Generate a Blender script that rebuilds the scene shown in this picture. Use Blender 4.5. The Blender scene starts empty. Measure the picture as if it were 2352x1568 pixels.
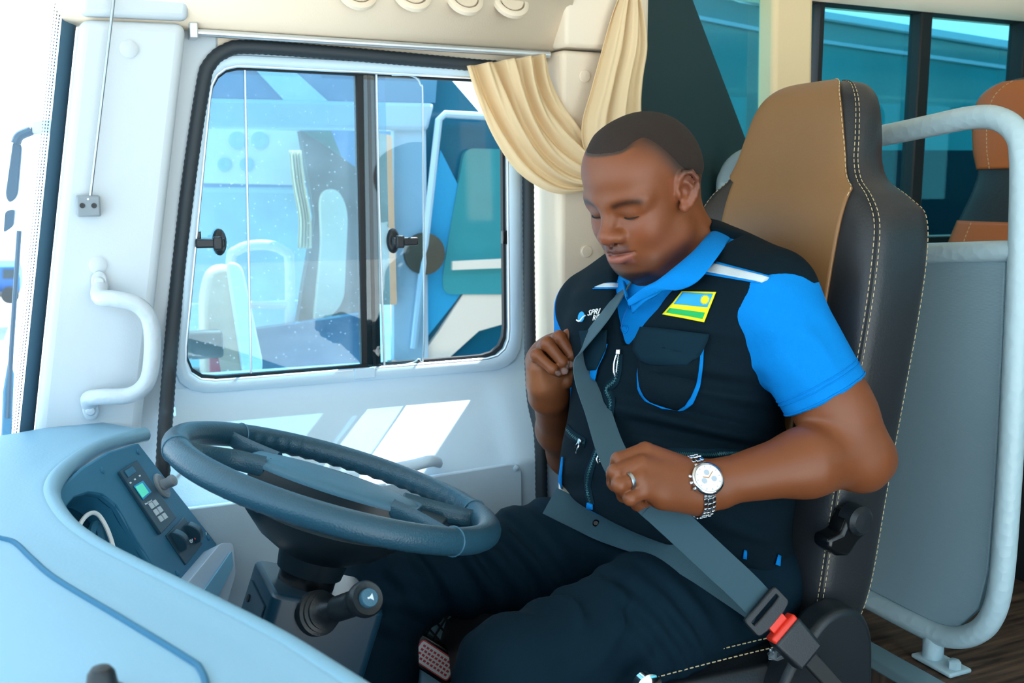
import bpy, bmesh, math, random
import numpy as np
from mathutils import Vector, Matrix

random.seed(4)
SC = bpy.context.scene
COL = SC.collection
# ------------------------------------------------------------------ camera
FPX = 2300.0
PITCH = math.atan(348 / FPX)
YAW = math.radians(24.2)
CAMZ = 1.2
cam = bpy.data.cameras.new('camera')
cam.sensor_width = 36.0
cam.lens = 36.0 * FPX / 2352.0
cam.clip_start = 0.02
cam.dof.use_dof = True
cam.dof.focus_distance = 1.5
cam.dof.aperture_fstop = 7.0
camo = bpy.data.objects.new('camera', cam)
COL.objects.link(camo)
camo.location = (0, 0, CAMZ)
camo.rotation_euler = (math.pi / 2 - PITCH, 0, -YAW)
SC.camera = camo
# ------------------------------------------------------------------ light
SC.view_settings.view_transform = 'Standard'
SC.view_settings.look = 'None'
SC.view_settings.gamma = 1.0
SC.view_settings.use_curve_mapping = False
SC.view_settings.exposure = 0.43
if hasattr(SC, 'cycles'):
    SC.cycles.max_bounces = 7; SC.cycles.diffuse_bounces = 3; SC.cycles.glossy_bounces = 3; SC.cycles.transparent_max_bounces = 10
    SC.cycles.caustics_reflective = False; SC.cycles.caustics_refractive = False
world = bpy.data.worlds.new('world')
SC.world = world
world.use_nodes = True
wn = world.node_tree.nodes
wl = world.node_tree.links
bg = wn['Background']
wtc = wn.new('ShaderNodeTexCoord')
wsep = wn.new('ShaderNodeSeparateXYZ')
wramp = wn.new('ShaderNodeValToRGB')
wl.new(wtc.outputs['Generated'], wsep.inputs[0])
wl.new(wsep.outputs['Z'], wramp.inputs[0])
wl.new(wramp.outputs[0], bg.inputs[0])
cr = wramp.color_ramp
cr.elements[0].position = 0.0
cr.elements[0].color = (0.74, 0.91, 1.0, 1)
cr.elements[1].position = 0.75
cr.elements[1].color = (0.44, 0.75, 1.0, 1)
bg.inputs[1].default_value = 2.3
sun = bpy.data.lights.new('sun', 'SUN')
sun.energy = 13.0
sun.angle = math.radians(0.6)
sun.color = (1.0, 0.96, 0.9)
suno = bpy.data.objects.new('sun', sun)
COL.objects.link(suno)
suno.rotation_euler = Vector((1.05, 0.7, 2.9)).to_track_quat('Z', 'Y').to_euler()

# ------------------------------------------------------------------ view geometry (where each thing stands)
_f = Vector((math.sin(YAW) * math.cos(PITCH), math.cos(YAW) * math.cos(PITCH), -math.sin(PITCH)))
_r = Vector((math.cos(YAW), -math.sin(YAW), 0))
_u = _r.cross(_f)
_c = Vector((0, 0, CAMZ))
def ray(px, py):
    return _f + _r * ((px - 1176.0) / FPX) - _u * ((py - 784.0) / FPX)
def aY(px, py, Y):
    d = ray(px, py); return _c + d * (Y / d.y)
def aX(px, py, X):
    d = ray(px, py); return _c + d * (X / d.x)
def aZ(px, py, Z):
    d = ray(px, py); return _c + d * ((Z - CAMZ) / d.z)

# ------------------------------------------------------------------ materials
def srgb(h):
    if isinstance(h, str):
        v = [int(h[i:i + 2], 16) / 255 for i in (0, 2, 4)]
    else:
        v = h
    return tuple(x / 12.92 if x <= 0.04045 else ((x + 0.055) / 1.055) ** 2.4 for x in v)
MATS = {}
def mat(name, col, rough=0.5, metal=0.0, bump=None, var=None, coat=0.0, spec=0.5, sheen=0.0, emit=0.0, coord='Object', sss=0.0, bdist=0.002):
    """bump=(scale, strength[, kind]); var=(scale, amount) mottles the colour"""
    m = bpy.data.materials.new(name)
    MATS[name] = m
    m.use_nodes = True
    nt = m.node_tree; N = nt.nodes; L = nt.links
    b = N['Principled BSDF']
    c = srgb(col) + (1,)
    b.inputs['Base Color'].default_value = c
    b.inputs['Roughness'].default_value = rough
    b.inputs['Metallic'].default_value = metal
    b.inputs['Specular IOR Level'].default_value = spec
    b.inputs['Coat Weight'].default_value = coat
    b.inputs['Sheen Weight'].default_value = sheen
    if sss:
        b.inputs['Subsurface Weight'].default_value = sss
        b.inputs['Subsurface Radius'].default_value = (0.012, 0.005, 0.003)
        b.inputs['Subsurface Scale'].default_value = 0.6
    if emit:
        b.inputs['Emission Color'].default_value = c
        b.inputs['Emission Strength'].default_value = emit
    tc = N.new('ShaderNodeTexCoord')
    if var:
        n = N.new('ShaderNodeTexNoise'); n.inputs['Scale'].default_value = var[0]; n.inputs['Detail'].default_value = 4
        L.new(tc.outputs[coord], n.inputs['Vector'])
        mx = N.new('ShaderNodeMixRGB'); mx.blend_type = 'MULTIPLY'; mx.inputs[0].default_value = 1
        rp = N.new('ShaderNodeValToRGB')
        rp.color_ramp.elements[0].position = 0.3; rp.color_ramp.elements[1].position = 0.7
        rp.color_ramp.elements[0].color = (1 - var[1],) * 3 + (1,)
        rp.color_ramp.elements[1].color = (1 + var[1] * 0.3,) * 3 + (1,)
        L.new(n.outputs['Fac'], rp.inputs[0]); mx.inputs[1].default_value = c
        L.new(rp.outputs[0], mx.inputs[2]); L.new(mx.outputs[0], b.inputs['Base Color'])
    if bump:
        kind = bump[2] if len(bump) > 2 else 'noise'
        if kind == 'noise':
            t = N.new('ShaderNodeTexNoise'); t.inputs['Scale'].default_value = bump[0]; t.inputs['Detail'].default_value = 3; out = t.outputs['Fac']
        elif kind == 'voronoi':
            t = N.new('ShaderNodeTexVoronoi'); t.inputs['Scale'].default_value = bump[0]; out = t.outputs['Distance']
        else:
            t = N.new('ShaderNodeTexWave'); t.inputs['Scale'].default_value = bump[0]; out = t.outputs['Fac']
            if len(bump) > 3: t.bands_direction = bump[3]
        L.new(tc.outputs[coord], t.inputs['Vector'])
        bp = N.new('ShaderNodeBump'); bp.inputs['Strength'].default_value = bump[1]; bp.inputs['Distance'].default_value = bdist
        L.new(out, bp.inputs['Height']); L.new(bp.outputs[0], b.inputs['Normal'])
    return m
def glass_mat(name, tint, refl=0.08, rough=0.0, alpha_tint=1.0, dust=0.0, dustcol=(0.8, 0.9, 1.0)):
    """thin pane: tinted see-through + mirror reflection + optional dust film"""
    m = bpy.data.materials.new(name); MATS[name] = m
    m.use_nodes = True
    nt = m.node_tree; N = nt.nodes; L = nt.links
    N.remove(N['Principled BSDF'])
    out = N['Material Output']
    tr = N.new('ShaderNodeBsdfTransparent'); tr.inputs[0].default_value = srgb(tint) + (1,)
    gl = N.new('ShaderNodeBsdfGlossy'); gl.inputs['Roughness'].default_value = rough
    lw = N.new('ShaderNodeLayerWeight'); lw.inputs[0].default_value = 0.5
    pw = N.new('ShaderNodeMath'); pw.operation = 'POWER'; pw.inputs[1].default_value = 4.0
    L.new(lw.outputs['Facing'], pw.inputs[0])
    mul = N.new('ShaderNodeMath'); mul.operation = 'MULTIPLY_ADD'; mul.inputs[1].default_value = 0.6; mul.inputs[2].default_value = refl
    mul.use_clamp = True
    L.new(pw.outputs[0], mul.inputs[0])
    mx = N.new('ShaderNodeMixShader')
    L.new(mul.outputs[0], mx.inputs[0]); L.new(tr.outputs[0], mx.inputs[1]); L.new(gl.outputs[0], mx.inputs[2])
    last = mx
    if dust > 0:
        tc = N.new('ShaderNodeTexCoord')
        n1 = N.new('ShaderNodeTexNoise'); n1.inputs['Scale'].default_value = 5; n1.inputs['Detail'].default_value = 5
        vo = N.new('ShaderNodeTexVoronoi'); vo.inputs['Scale'].default_value = 70
        L.new(tc.outputs['Object'], n1.inputs['Vector']); L.new(tc.outputs['Object'], vo.inputs['Vector'])
        lt = N.new('ShaderNodeMath'); lt.operation = 'LESS_THAN'; lt.inputs[1].default_value = 0.13
        L.new(vo.outputs['Distance'], lt.inputs[0])
        nm = N.new('ShaderNodeMapRange'); nm.inputs[1].default_value = 0.4; nm.inputs[2].default_value = 0.75; nm.inputs[3].default_value = 0.25 * dust; nm.inputs[4].default_value = dust
        L.new(n1.outputs['Fac'], nm.inputs[0])
        sp = N.new('ShaderNodeMath'); sp.operation = 'MULTIPLY_ADD'; sp.inputs[1].default_value = 1.6 * dust
        L.new(lt.outputs[0], sp.inputs[0]); L.new(nm.outputs[0], sp.inputs[2])
        df = N.new('ShaderNodeBsdfTranslucent'); df.inputs[0].default_value = dustcol + (1,)
        m2 = N.new('ShaderNodeMixShader')
        L.new(sp.outputs[0], m2.inputs[0]); L.new(last.outputs[0], m2.inputs[1]); L.new(df.outputs[0], m2.inputs[2])
        last = m2
    L.new(last.outputs[0], out.inputs['Surface'])
    return m

# ------------------------------------------------------------------ object helpers
def link(o, parent=None):
    COL.objects.link(o)
    if parent is not None:
        o.parent = parent
        o.matrix_parent_inverse = parent.matrix_basis.inverted()   # children keep world coordinates
    return o
def tag(o, label=None, cat=None, group=None, kind=None):
    if label: o['label'] = label
    if cat: o['category'] = cat
    if group: o['group'] = group
    if kind: o['kind'] = kind
    return o
def thing(name, label=None, cat=None, loc=(0, 0, 0), group=None, kind=None):
    o = bpy.data.objects.new(name, None)
    o.empty_display_size = 0.05
    o.location = loc
    COL.objects.link(o)
    return tag(o, label, cat, group, kind)
def mk(name, V, Fc, m, parent=None, smooth=True, bevel=0, seg=2, sub=0, solid=0, angle=40):
    me = bpy.data.meshes.new(name)
    me.from_pydata([tuple(v) for v in V], [], [tuple(f) for f in Fc])
    me.materials.append(MATS[m] if isinstance(m, str) else m)
    bm = bmesh.new(); bm.from_mesh(me)
    bmesh.ops.recalc_face_normals(bm, faces=bm.faces)
    bm.to_mesh(me); bm.free()
    o = bpy.data.objects.new(name, me)
    link(o, parent)
    if smooth:
        me.polygons.foreach_set('use_smooth', [True] * len(me.polygons))
        me.set_sharp_from_angle(angle=math.radians(angle))
    if solid:
        md = o.modifiers.new('solid', 'SOLIDIFY'); md.thickness = solid; md.offset = 0
    if bevel:
        md = o.modifiers.new('bevel', 'BEVEL'); md.width = bevel; md.segments = seg; md.limit_method = 'ANGLE'; md.angle_limit = math.radians(35)
        md.harden_normals = False
        me.polygons.foreach_set('use_smooth', [True] * len(me.polygons))
        me.set_sharp_from_angle(angle=math.radians(80))
    if sub:
        md = o.modifiers.new('sub', 'SUBSURF'); md.levels = sub; md.render_levels = sub
    return o
class MB:
    """collects shapes into one mesh"""
    def __init__(s): s.V = []; s.F = []
    def add(s, V, F):
        b = len(s.V); s.V += [Vector(v) for v in V]; s.F += [tuple(i + b for i in f) for f in F]; return s
    def box(s, c, size, rot=None):
        hx, hy, hz = [x / 2 for x in size]
        P = [Vector((x, y, z)) for x in (-hx, hx) for y in (-hy, hy) for z in (-hz, hz)]
        if rot is not None: P = [rot @ p for p in P]
        return s.add([p + Vector(c) for p in P], [(0, 1, 3, 2), (4, 6, 7, 5), (0, 4, 5, 1), (2, 3, 7, 6), (0, 2, 6, 4), (1, 5, 7, 3)])
    def prism(s, poly, vec):
        n = len(poly); vec = Vector(vec)
        V = [Vector(p) for p in poly] + [Vector(p) + vec for p in poly]
        F = [tuple(range(n)), tuple(range(2 * n - 1, n - 1, -1))] + [(i, (i + 1) % n, (i + 1) % n + n, i + n) for i in range(n)]
        return s.add(V, F)
    def ring(s, outer, inner, vec):
        """plate with a hole: outer and inner loops of equal count, extruded by vec"""
        n = len(outer); vec = Vector(vec)
        V = [Vector(p) for p in outer] + [Vector(p) for p in inner]
        V = V + [p + vec for p in V]
        F = []
        for i in range(n):
            j = (i + 1) % n
            F += [(i, j, n + j, n + i), (2 * n + i, 3 * n + i, 3 * n + j, 2 * n + j), (i, 2 * n + i, 2 * n + j, j), (n + i, n + j, 3 * n + j, 3 * n + i)]
        return s.add(V, F)
    def tube(s, path, r, n=12, closed=False, caps=True, flat=None):
        P = [Vector(p) for p in path]; m = len(P)
        rr = r if isinstance(r, (list, tuple)) else [r] * m
        T = []
        for i in range(m):
            a = P[(i - 1) % m] if (closed or i > 0) else P[0]
            b = P[(i + 1) % m] if (closed or i < m - 1) else P[-1]
            T.append((b - a).normalized())
        ref = Vector((0, 0, 1)) if abs(T[0].z) < 0.9 else Vector((1, 0, 0))
        U = (ref - T[0] * ref.dot(T[0])).normalized()
        V = []
        for i in range(m):
            U = (U - T[i] * U.dot(T[i])).normalized()
            W = T[i].cross(U)
            for k in range(n):
                a = 2 * math.pi * k / n
                fy = flat if flat else 1
                V.append(P[i] + (U * math.cos(a) + W * math.sin(a) * fy) * rr[i])
        F = []
        for i in range(m if closed else m - 1):
            for k in range(n):
                j = (i + 1) % m
                F.append((i * n + k, i * n + (k + 1) % n, j * n + (k + 1) % n, j * n + k))
        if caps and not closed:
            F.append(tuple(range(n - 1, -1, -1))); F.append(tuple((m - 1) * n + k for k in range(n)))
        return s.add(V, F)
    def lathe(s, prof, org, axis, n=32, ref=None):
        """prof = [(radius, height)]"""
        ax = Vector(axis).normalized(); org = Vector(org)
        U = Vector(ref) if ref is not None else (Vector((0, 0, 1)) if abs(ax.z) < 0.9 else Vector((1, 0, 0)))
        U = (U - ax * U.dot(ax)).normalized(); W = ax.cross(U)
        V = []
        for r, h in prof:
            for k in range(n):
                a = 2 * math.pi * k / n
                V.append(org + ax * h + (U * math.cos(a) + W * math.sin(a)) * r)
        F = []
        for i in range(len(prof) - 1):
            for k in range(n):
                F.append((i * n + k, i * n + (k + 1) % n, (i + 1) * n + (k + 1) % n, (i + 1) * n + k))
        F.append(tuple(range(n - 1, -1, -1))); F.append(tuple((len(prof) - 1) * n + k for k in range(n)))
        return s.add(V, F)
    def grid(s, rows, closed_u=False):
        """rows of points, lofted"""
        m = len(rows); n = len(rows[0])
        V = [p for r in rows for p in r]
        F = []
        for i in range(m - 1):
            for k in range(n if closed_u else n - 1):
                F.append((i * n + k, i * n + (k + 1) % n, (i + 1) * n + (k + 1) % n, (i + 1) * n + k))
        return s.add(V, F)
    def build(s, name, m, parent=None, **kw):
        return mk(name, s.V, s.F, m, parent, **kw)
def cr_path(P, k=8, closed=False):
    """Catmull-Rom through the points"""
    P = [Vector(p) for p in P]; n = len(P); out = []
    for i in range(n if closed else n - 1):
        p1 = P[i]; p2 = P[(i + 1) % n]
        p0 = P[(i - 1) % n] if (closed or i > 0) else p1 * 2 - p2
        p3 = P[(i + 2) % n] if (closed or i < n - 2) else p2 * 2 - p1
        for t in [j / k for j in range(k)]:
            out.append(0.5 * ((2 * p1) + (p2 - p0) * t + (2 * p0 - 5 * p1 + 4 * p2 - p3) * t * t + (3 * p1 - p0 - 3 * p2 + p3) * t ** 3))
    if not closed: out.append(P[-1])
    return out
def round_poly(P, r, k=5):
    """round the corners of a polygon (r one value or per corner)"""
    P = [Vector(p) for p in P]; n = len(P); out = []
    for i in range(n):
        rr = r[i] if isinstance(r, (list, tuple)) else r
        a = P[i - 1]; b = P[i]; c = P[(i + 1) % n]
        if rr <= 0: out.append(b); continue
        u = (a - b); v = (c - b)
        d1 = min(rr, u.length * 0.49); d2 = min(rr, v.length * 0.49)
        p = b + u.normalized() * d1; q = b + v.normalized() * d2
        for j in range(k + 1):
            t = j / k
            out.append(p * (1 - t) ** 2 + b * 2 * t * (1 - t) + q * t * t)
    return out
def resample(P, n, closed=True):
    P = [Vector(p) for p in P]
    Q = P + [P[0]] if closed else P
    L = [0]
    for i in range(len(Q) - 1): L.append(L[-1] + (Q[i + 1] - Q[i]).length)
    out = []; j = 0
    cnt = n if closed else n - 1
    for i in range(n):
        s = L[-1] * i / cnt
        while j < len(Q) - 2 and L[j + 1] < s: j += 1
        t = (s - L[j]) / max(L[j + 1] - L[j], 1e-9)
        out.append(Q[j].lerp(Q[j + 1], min(max(t, 0), 1)))
    return out
def strip_mesh(path, wid, th):
    """webbing: rectangle section; wid = list of half-width vectors"""
    rows = []
    n = len(path)
    for i in range(n):
        a = path[max(i - 1, 0)]; b = path[min(i + 1, n - 1)]
        t = (b - a).normalized(); w = wid[i]; nn = t.cross(w).normalized() * (th / 2)
        rows.append([path[i] - w - nn, path[i] + w - nn, path[i] + w + nn, path[i] - w + nn])
    mb = MB(); mb.grid(rows, closed_u=True)
    mb.F += [(3, 2, 1, 0), tuple(len(mb.V) - 4 + k for k in range(4))]
    return mb
def text_mesh(body, size, org, ux, uy, m, name, parent, depth=0.0004, align='CENTER', shear=0.0, bold=0.0):
    cu = bpy.data.curves.new(name, 'FONT'); cu.body = body; cu.size = size; cu.align_x = align; cu.align_y = 'CENTER'
    cu.extrude = depth; cu.resolution_u = 2; cu.shear = shear; cu.offset = bold
    o = bpy.data.objects.new(name, cu)
    ux = Vector(ux).normalized(); uz = ux.cross(Vector(uy)).normalized(); uy = uz.cross(ux)
    M = Matrix((ux, uy, uz)).transposed().to_4x4(); M.translation = Vector(org)
    me = bpy.data.meshes.new_from_object(o)
    bpy.data.objects.remove(o)
    me.transform(M)
    me.materials.clear(); me.materials.append(MATS[m])
    oo = bpy.data.objects.new(name, me)
    return link(oo, parent)

mat('cream', 'f3e0c8', 0.5, bump=(350, 0.12))
mat('pillar_white', 'ced7de', 0.5, bump=(350, 0.12))
mat('door_white', 'cce4f4', 0.45, bump=(350, 0.1))
mat('seal', '2a333a', 0.6)
mat('frit', '4c7186', 0.5)
mat('rubber', '1a1e22', 0.7)
mat('black_gloss', '0d1013', 0.25)
mat('black_matte', '14171a', 0.6)
mat('black_plastic', '1b2126', 0.42, bump=(500, 0.15))
mat('chrome', 'd8dde2', 0.12, metal=1.0)
mat('steel', 'b4bcc4', 0.3, metal=1.0)
mat('alu', 'd5dade', 0.35, metal=0.7)
mat('cream_warm', 'f8dcae', 0.5, bump=(350, 0.12))  # copy of cream with the rear pillar's warm light put into its colour
mat('white', 'f2f2f0', 0.5)
mat('dark_panel', '0c3034', 0.5)
mat('handle_paint', 'c9d3dc', 0.3, bump=(90, 0.35, 'voronoi'))
mat('bracket_grey', '8d979f', 0.5)
# ================================================================== structure
mat('wood_floor', '4a3528', 0.55, bump=(60, 0.1))
def wood():
    m = MATS['wood_floor']; nt = m.node_tree; N = nt.nodes; L = nt.links; b = N['Principled BSDF']
    tc = N.new('ShaderNodeTexCoord'); mp = N.new('ShaderNodeMapping'); mp.inputs['Scale'].default_value = (2.2, 26, 1)
    L.new(tc.outputs['Object'], mp.inputs[0])
    n = N.new('ShaderNodeTexNoise'); n.inputs['Scale'].default_value = 3; n.inputs['Detail'].default_value = 8
    L.new(mp.outputs[0], n.inputs['Vector'])
    r = N.new('ShaderNodeValToRGB'); r.color_ramp.elements[0].color = srgb('2d211b') + (1,); r.color_ramp.elements[1].color = srgb('6a5444') + (1,)
    r.color_ramp.elements[0].position = 0.35; r.color_ramp.elements[1].position = 0.7
    L.new(n.outputs['Fac'], r.inputs[0]); L.new(r.outputs[0], b.inputs['Base Color'])
wood()
mat('floor_dark', '23282b', 0.7, bump=(200, 0.2))
mat('concrete', 'c9c7c2', 0.9, var=(1.5, 0.15))
mat('trim_teal', '6f8b94', 0.4)
glass_mat('windscreen_glass', 'f4fbff', 0.05)
glass_mat('window_glass', 'bfe2f0', 0.06, dust=0.10)
glass_mat('window_glass_clear', 'e4f4fa', 0.06)
glass_mat('tinted_glass', 'a4dbe0', 0.06)
WY = 1.85
def struct(o, label=None):
    o['kind'] = 'structure'
    if label: o['label'] = label
    return o
def wpoly(pts, Y): return [aY(p[0], p[1], Y) for p in pts]

# ---- floors
PFX = aZ(2010, 1508, 0.4).x
struct(MB().box((0.55, 0.8, -0.02), (1.75, 2.3, 0.04)).build('floor', 'floor_dark'), 'dark floor of the driver footwell')
fl = struct(thing('floor_platform', kind='structure'), 'raised wood-look floor of the passenger aisle')
MB().box((PFX + 1.95, 0.7, 0.37), (3.9, 2.34, 0.06)).build('boards', 'wood_floor', fl)
MB().box((PFX + 0.012, 0.7, 0.19), (0.024, 2.34, 0.30)).build('riser', 'black_plastic', fl)
e = MB().box((PFX + 0.012, 0.7, 0.392), (0.05, 2.34, 0.02)); e.build('edge_trim', 'trim_teal', fl, bevel=0.004)

# ---- ceiling and side header (profile swept along the bus)
def sweep_x(prof, x0, x1, n=2):
    return [[Vector((x0 + (x1 - x0) * i / (n - 1), y, z)) for (y, z) in prof] for i in range(n)]
HB = 0.92
prof = [(1.90, 1.470), (1.83, 1.474), (1.815, 1.480), (1.80, 1.50), (1.765, 1.56), (1.71, 1.64), (1.60, 1.72), (1.40, 1.77), (0.8, 1.80), (0.1, 1.78), (-0.46, 1.66)]
prof_s = [tuple(v)[1:] for v in cr_path([Vector((0, y, z)) for y, z in prof], 4)]
h = MB(); h.grid(sweep_x(prof_s, -0.02, HB)); ceil = struct(h.build('ceiling', 'cream', solid=0.012), 'cream headliner over the driver with a padded side header')
h = MB(); pr2 = [(1.90, 1.62), (1.80, 1.625), (1.74, 1.68), (1.62, 1.76), (1.40, 1.80), (0.8, 1.82), (0.1, 1.80), (-0.46, 1.66)]
h.grid(sweep_x([tuple(v)[1:] for v in cr_path([Vector((0, y, z)) for y, z in pr2], 4)], HB + 0.10, 4.6)); struct(h.build('ceiling_rear', 'cream', solid=0.012), 'cream ceiling over the passenger saloon')
h = MB().box((1.75, 0.7, 1.86), (5.9, 2.45, 0.03)); struct(h.build('roof', 'white'), 'white bus roof skin')
# boxed end of the header, over the pillar behind the driver door
def plan(pts, z0, z1): 
    return MB().prism([(x, y, z0) for x, y in pts], (0, 0, z1 - z0))
x0 = aY(1232, 300, 1.85).x; x1 = aY(1290, 300, 1.78).x; x2 = aY(1402, 300, 1.78).x; x3 = aY(1482, 60, 1.78).x
h = plan([(HB - 0.02, 1.9), (HB - 0.02, 1.80), (x1, 1.765), (x3, 1.765), (x3, 1.9)], 1.472, 1.78)
struct(h.build('trim_1', 'cream', bevel=0.008), 'cream boxed end of the header behind the curtain')
# ---- pillar behind the driver door
p = struct(thing('wall_pillar', kind='structure'), 'cream pillar trim behind the driver door')
plan([(x0 + 0.012, 1.9), (x0 + 0.012, 1.845), (x1, 1.78), (x2, 1.78), (x2, 1.9)], 0.0, 1.468).build('cover', 'cream', p, bevel=0.01, seg=3)
for (px, py) in ((1343, 175), (1347, 577)):
    c = aY(px, py, 1.78)
    MB().lathe([(0.0125, 0.0), (0.0125, 0.0015), (0.011, 0.003), (0.0, 0.0034)], c, (0, -1, 0), 24).build('cap', 'cream', p)
    MB().lathe([(0.0142, 0.0), (0.0142, 0.0008), (0.0128, 0.0008)], c, (0, -1, 0), 24).build('cap_rim', 'cream', p)
# ---- front pillar
YP = 1.79
fp = struct(thing('wall_front', kind='structure'), 'white front pillar cover between windscreen and driver door')
poly = wpoly([(182, 42), (428, 52), (424, 110), (372, 560), (322, 1010), (300, 1120), (55, 1120), (76, 1030), (120, 620), (172, 130)], YP)
MB().prism(poly, (0, 0.09, 0)).build('cover', 'pillar_white', fp, bevel=0.016, seg=4)
poly = wpoly([(188, -60), (440, -60), (432, 46), (184, 34)], YP)
MB().prism(poly, (0, 0.09, 0)).build('upper_cover', 'pillar_white', fp, bevel=0.010, seg=3)
# narrow filler between pillar cover and door seal
poly = wpoly([(415, 40), (1260, 60), (1260, 122), (500, 105), (462, 170), (425, 480), (390, 760), (365, 1120), (290, 1120)], 1.835)
MB().prism(wpoly([(415, 40), (500, 42), (500, 112), (462, 175), (425, 480), (390, 760), (367, 1150), (290, 1150), (325, 800), (380, 400)], 1.838), (0, 0.05, 0)).build('filler', 'pillar_white', fp, bevel=0.004)
for (px, py) in ((296, 113), (225, 609)):
    c = aY(px, py, YP)
    MB().lathe([(0.0145, 0.0), (0.0145, 0.0022), (0.012, 0.004), (0.0, 0.0046)], c, (0, -1, 0), 28).build('cap', 'pillar_white', fp)
    MB().lathe([(0.0165, 0.0), (0.0165, 0.0008), (0.0148, 0.0008)], c, (0, -1, 0), 28).build('cap_rim', 'pillar_white', fp)
# top strip above the door
MB().prism(wpoly([(440, 45), (1262, 92), (1262, 150), (1090, 146), (520, 112), (440, 130)], 1.842), (0, 0.04, 0)).build('door_top_strip', 'cream', fp)

# ---- driver door
YD = 1.842
door = struct(thing('door_1', kind='structure'), 'pale driver door with a sliding window')
seal_px = [(372, 1160), (376, 1040), (385, 900), (402, 700), (432, 430), (466, 200), (482, 148), (518, 117), (575, 108), (800, 124), (1080, 149), (1170, 158), (1203, 185), (1211, 260), (1213, 390), (1216, 700), (1222, 900), (1240, 1000), (1244, 1160)]
win_c = round_poly(wpoly([(488, 148), (1163, 182), (1169, 820), (417, 880)], YD), [0.05, 0.035, 0.055, 0.06], 8)
def ring_match(inner, outer_poly, n=96):
    """pair points of two loops by angle round the window centre"""
    c = sum(inner, Vector()) / len(inner)
    def cast(poly, a):
        best = None
        d = Vector((math.cos(a), 0, math.sin(a)))
        m = len(poly)
        for i in range(m):
            p = poly[i] - c; q = poly[(i + 1) % m] - c
            ex, ez = q.x - p.x, q.z - p.z
            den = d.x * ez - d.z * ex
            if abs(den) < 1e-9: continue
            t = (p.x * ez - p.z * ex) / den
            s = (p.x * d.z - p.z * d.x) / den
            if t > 0 and -1e-6 <= s <= 1 + 1e-6:
                if best is None or t > best: best = t
        return c + d * best
    I = []; O = []
    for k in range(n):
        a = 2 * math.pi * k / n
        i = cast(inner, a); o = cast(outer_poly, a)
        I.append(Vector((i.x, 0, i.z))); O.append(Vector((o.x, 0, o.z)))
    return I, O
up_px = [(392, 935), (405, 720), (440, 425), (475, 200), (490, 155), (522, 126), (580, 117), (1080, 158), (1160, 166), (1195, 190), (1203, 260), (1205, 700), (1210, 905)]
I, O = ring_match(win_c, wpoly(up_px, YD), 120)
sy = lambda L, y: [Vector((v.x, y, v.z)) for v in L]
MB().ring(sy(O, YD), sy(I, YD), (0, 0.035, 0)).build('upper_frame', 'door_white', door)
# raised pale frame round the glass
fo = round_poly(wpoly([(464, 122), (1192, 158), (1198, 846), (388, 910)], YD), [0.06, 0.05, 0.07, 0.075], 8)
I2, O2 = ring_match(win_c, fo, 120)
fr = MB()
rows = []
for (t, y) in ((1.0, YD), (0.9, YD - 0.008), (0.6, YD - 0.012), (0.25, YD - 0.012), (0.06, YD - 0.009), (0.0, YD - 0.002), (0.0, YD + 0.02)):
    rows.append([Vector((i.x + (o.x - i.x) * t, y, i.z + (o.z - i.z) * t)) for i, o in zip(I2, O2)])
fr.grid(rows, closed_u=True); fr.build('window_frame', 'door_white', door)
# bright inner lip on the frame
MB().tube([Vector((v.x, YD - 0.004, v.z)) for v in I2], 0.0032, 6, closed=True).build('frame_lip', 'alu', door)
MB().box(aY(838, 857, YD - 0.012), (0.04, 0.006, 0.020)).build('frame_joint', 'door_white', door, bevel=0.002)
# lower skin with its sunk sloping ledge
def door_y(x, z):
    pts = [(0.98, 1.838), (0.845, 1.838), (0.815, 1.832), (0.800, 1.822), (0.785, 1.812), (0.700, 1.745), (0.668, 1.722), (0.64, 1.716), (0.60, 1.714), (0.2, 1.712), (0.0, 1.712)]
    for (za, ya), (zb, yb) in zip(pts, pts[1:]):
        if z >= zb:
            t = (za - z) / (za - zb); y = ya + (yb - ya) * t; break
    ex = min(max((x - 0.745) / 0.05, 0), 1)           # ledge dies out toward the hinge end
    ex = ex * ex * (3 - 2 * ex)
    y2 = 1.838 if z > 0.83 else 1.838 - 0.124 * min(max((0.83 - z) / 0.15, 0), 1)
    y2 = max(y2, 1.714)
    return y * (1 - ex) + min(y, y2 - 0.0) * ex if False else y * (1 - ex) + (y2 if z > 0.66 else min(y2, y)) * ex
zs = [0.90, 0.87] + [0.85 - 0.0075 * i for i in range(36)] + [0.5, 0.4, 0.3, 0.2, 0.1, 0.0]
xl = lambda z: (aY(400, 900, YD).x if z > 0.8 else 0.135 + (0.8 - z) * -0.03)
xr = lambda z: 0.872
rows = []
for z in [zz for zz in zs if zz <= 0.852]:
    a, b = xl(z), xr(z)
    rows.append([Vector((a + (b - a) * k / 60, door_y(a + (b - a) * k / 60, z), z)) for k in range(61)])
h = MB(); h.grid(rows); h.build('lower_skin', 'door_white', door, angle=60)
# lower map-pocket panel, proud, with a rounded corner and screw
q = round_poly(wpoly([(430, 1168), (880, 1112), (1200, 1060), (1202, 1560), (430, 1560)], 1.707), [0.0, 0.0, 0.03, 0.0, 0.0])
MB().prism(q, (0, 0.012, 0)).build('pocket_panel', 'door_white', door, bevel=0.003)
c = aY(1186, 1075, 1.707)
MB().lathe([(0.006, 0), (0.006, 0.002), (0.0, 0.004)], c, (0, -1, 0), 16).build('screw', 'door_white', door)
# pull handle on the ledge
hp = cr_path([aY(880, 1086, 1.718), aY(900, 1078, 1.694), aY(950, 1068, 1.686), aY(990, 1058, 1.690), aY(1008, 1062, 1.716)], 6)
MB().tube(hp, 0.011, 10, flat=0.7).build('pull_handle', 'door_white', door)
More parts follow.
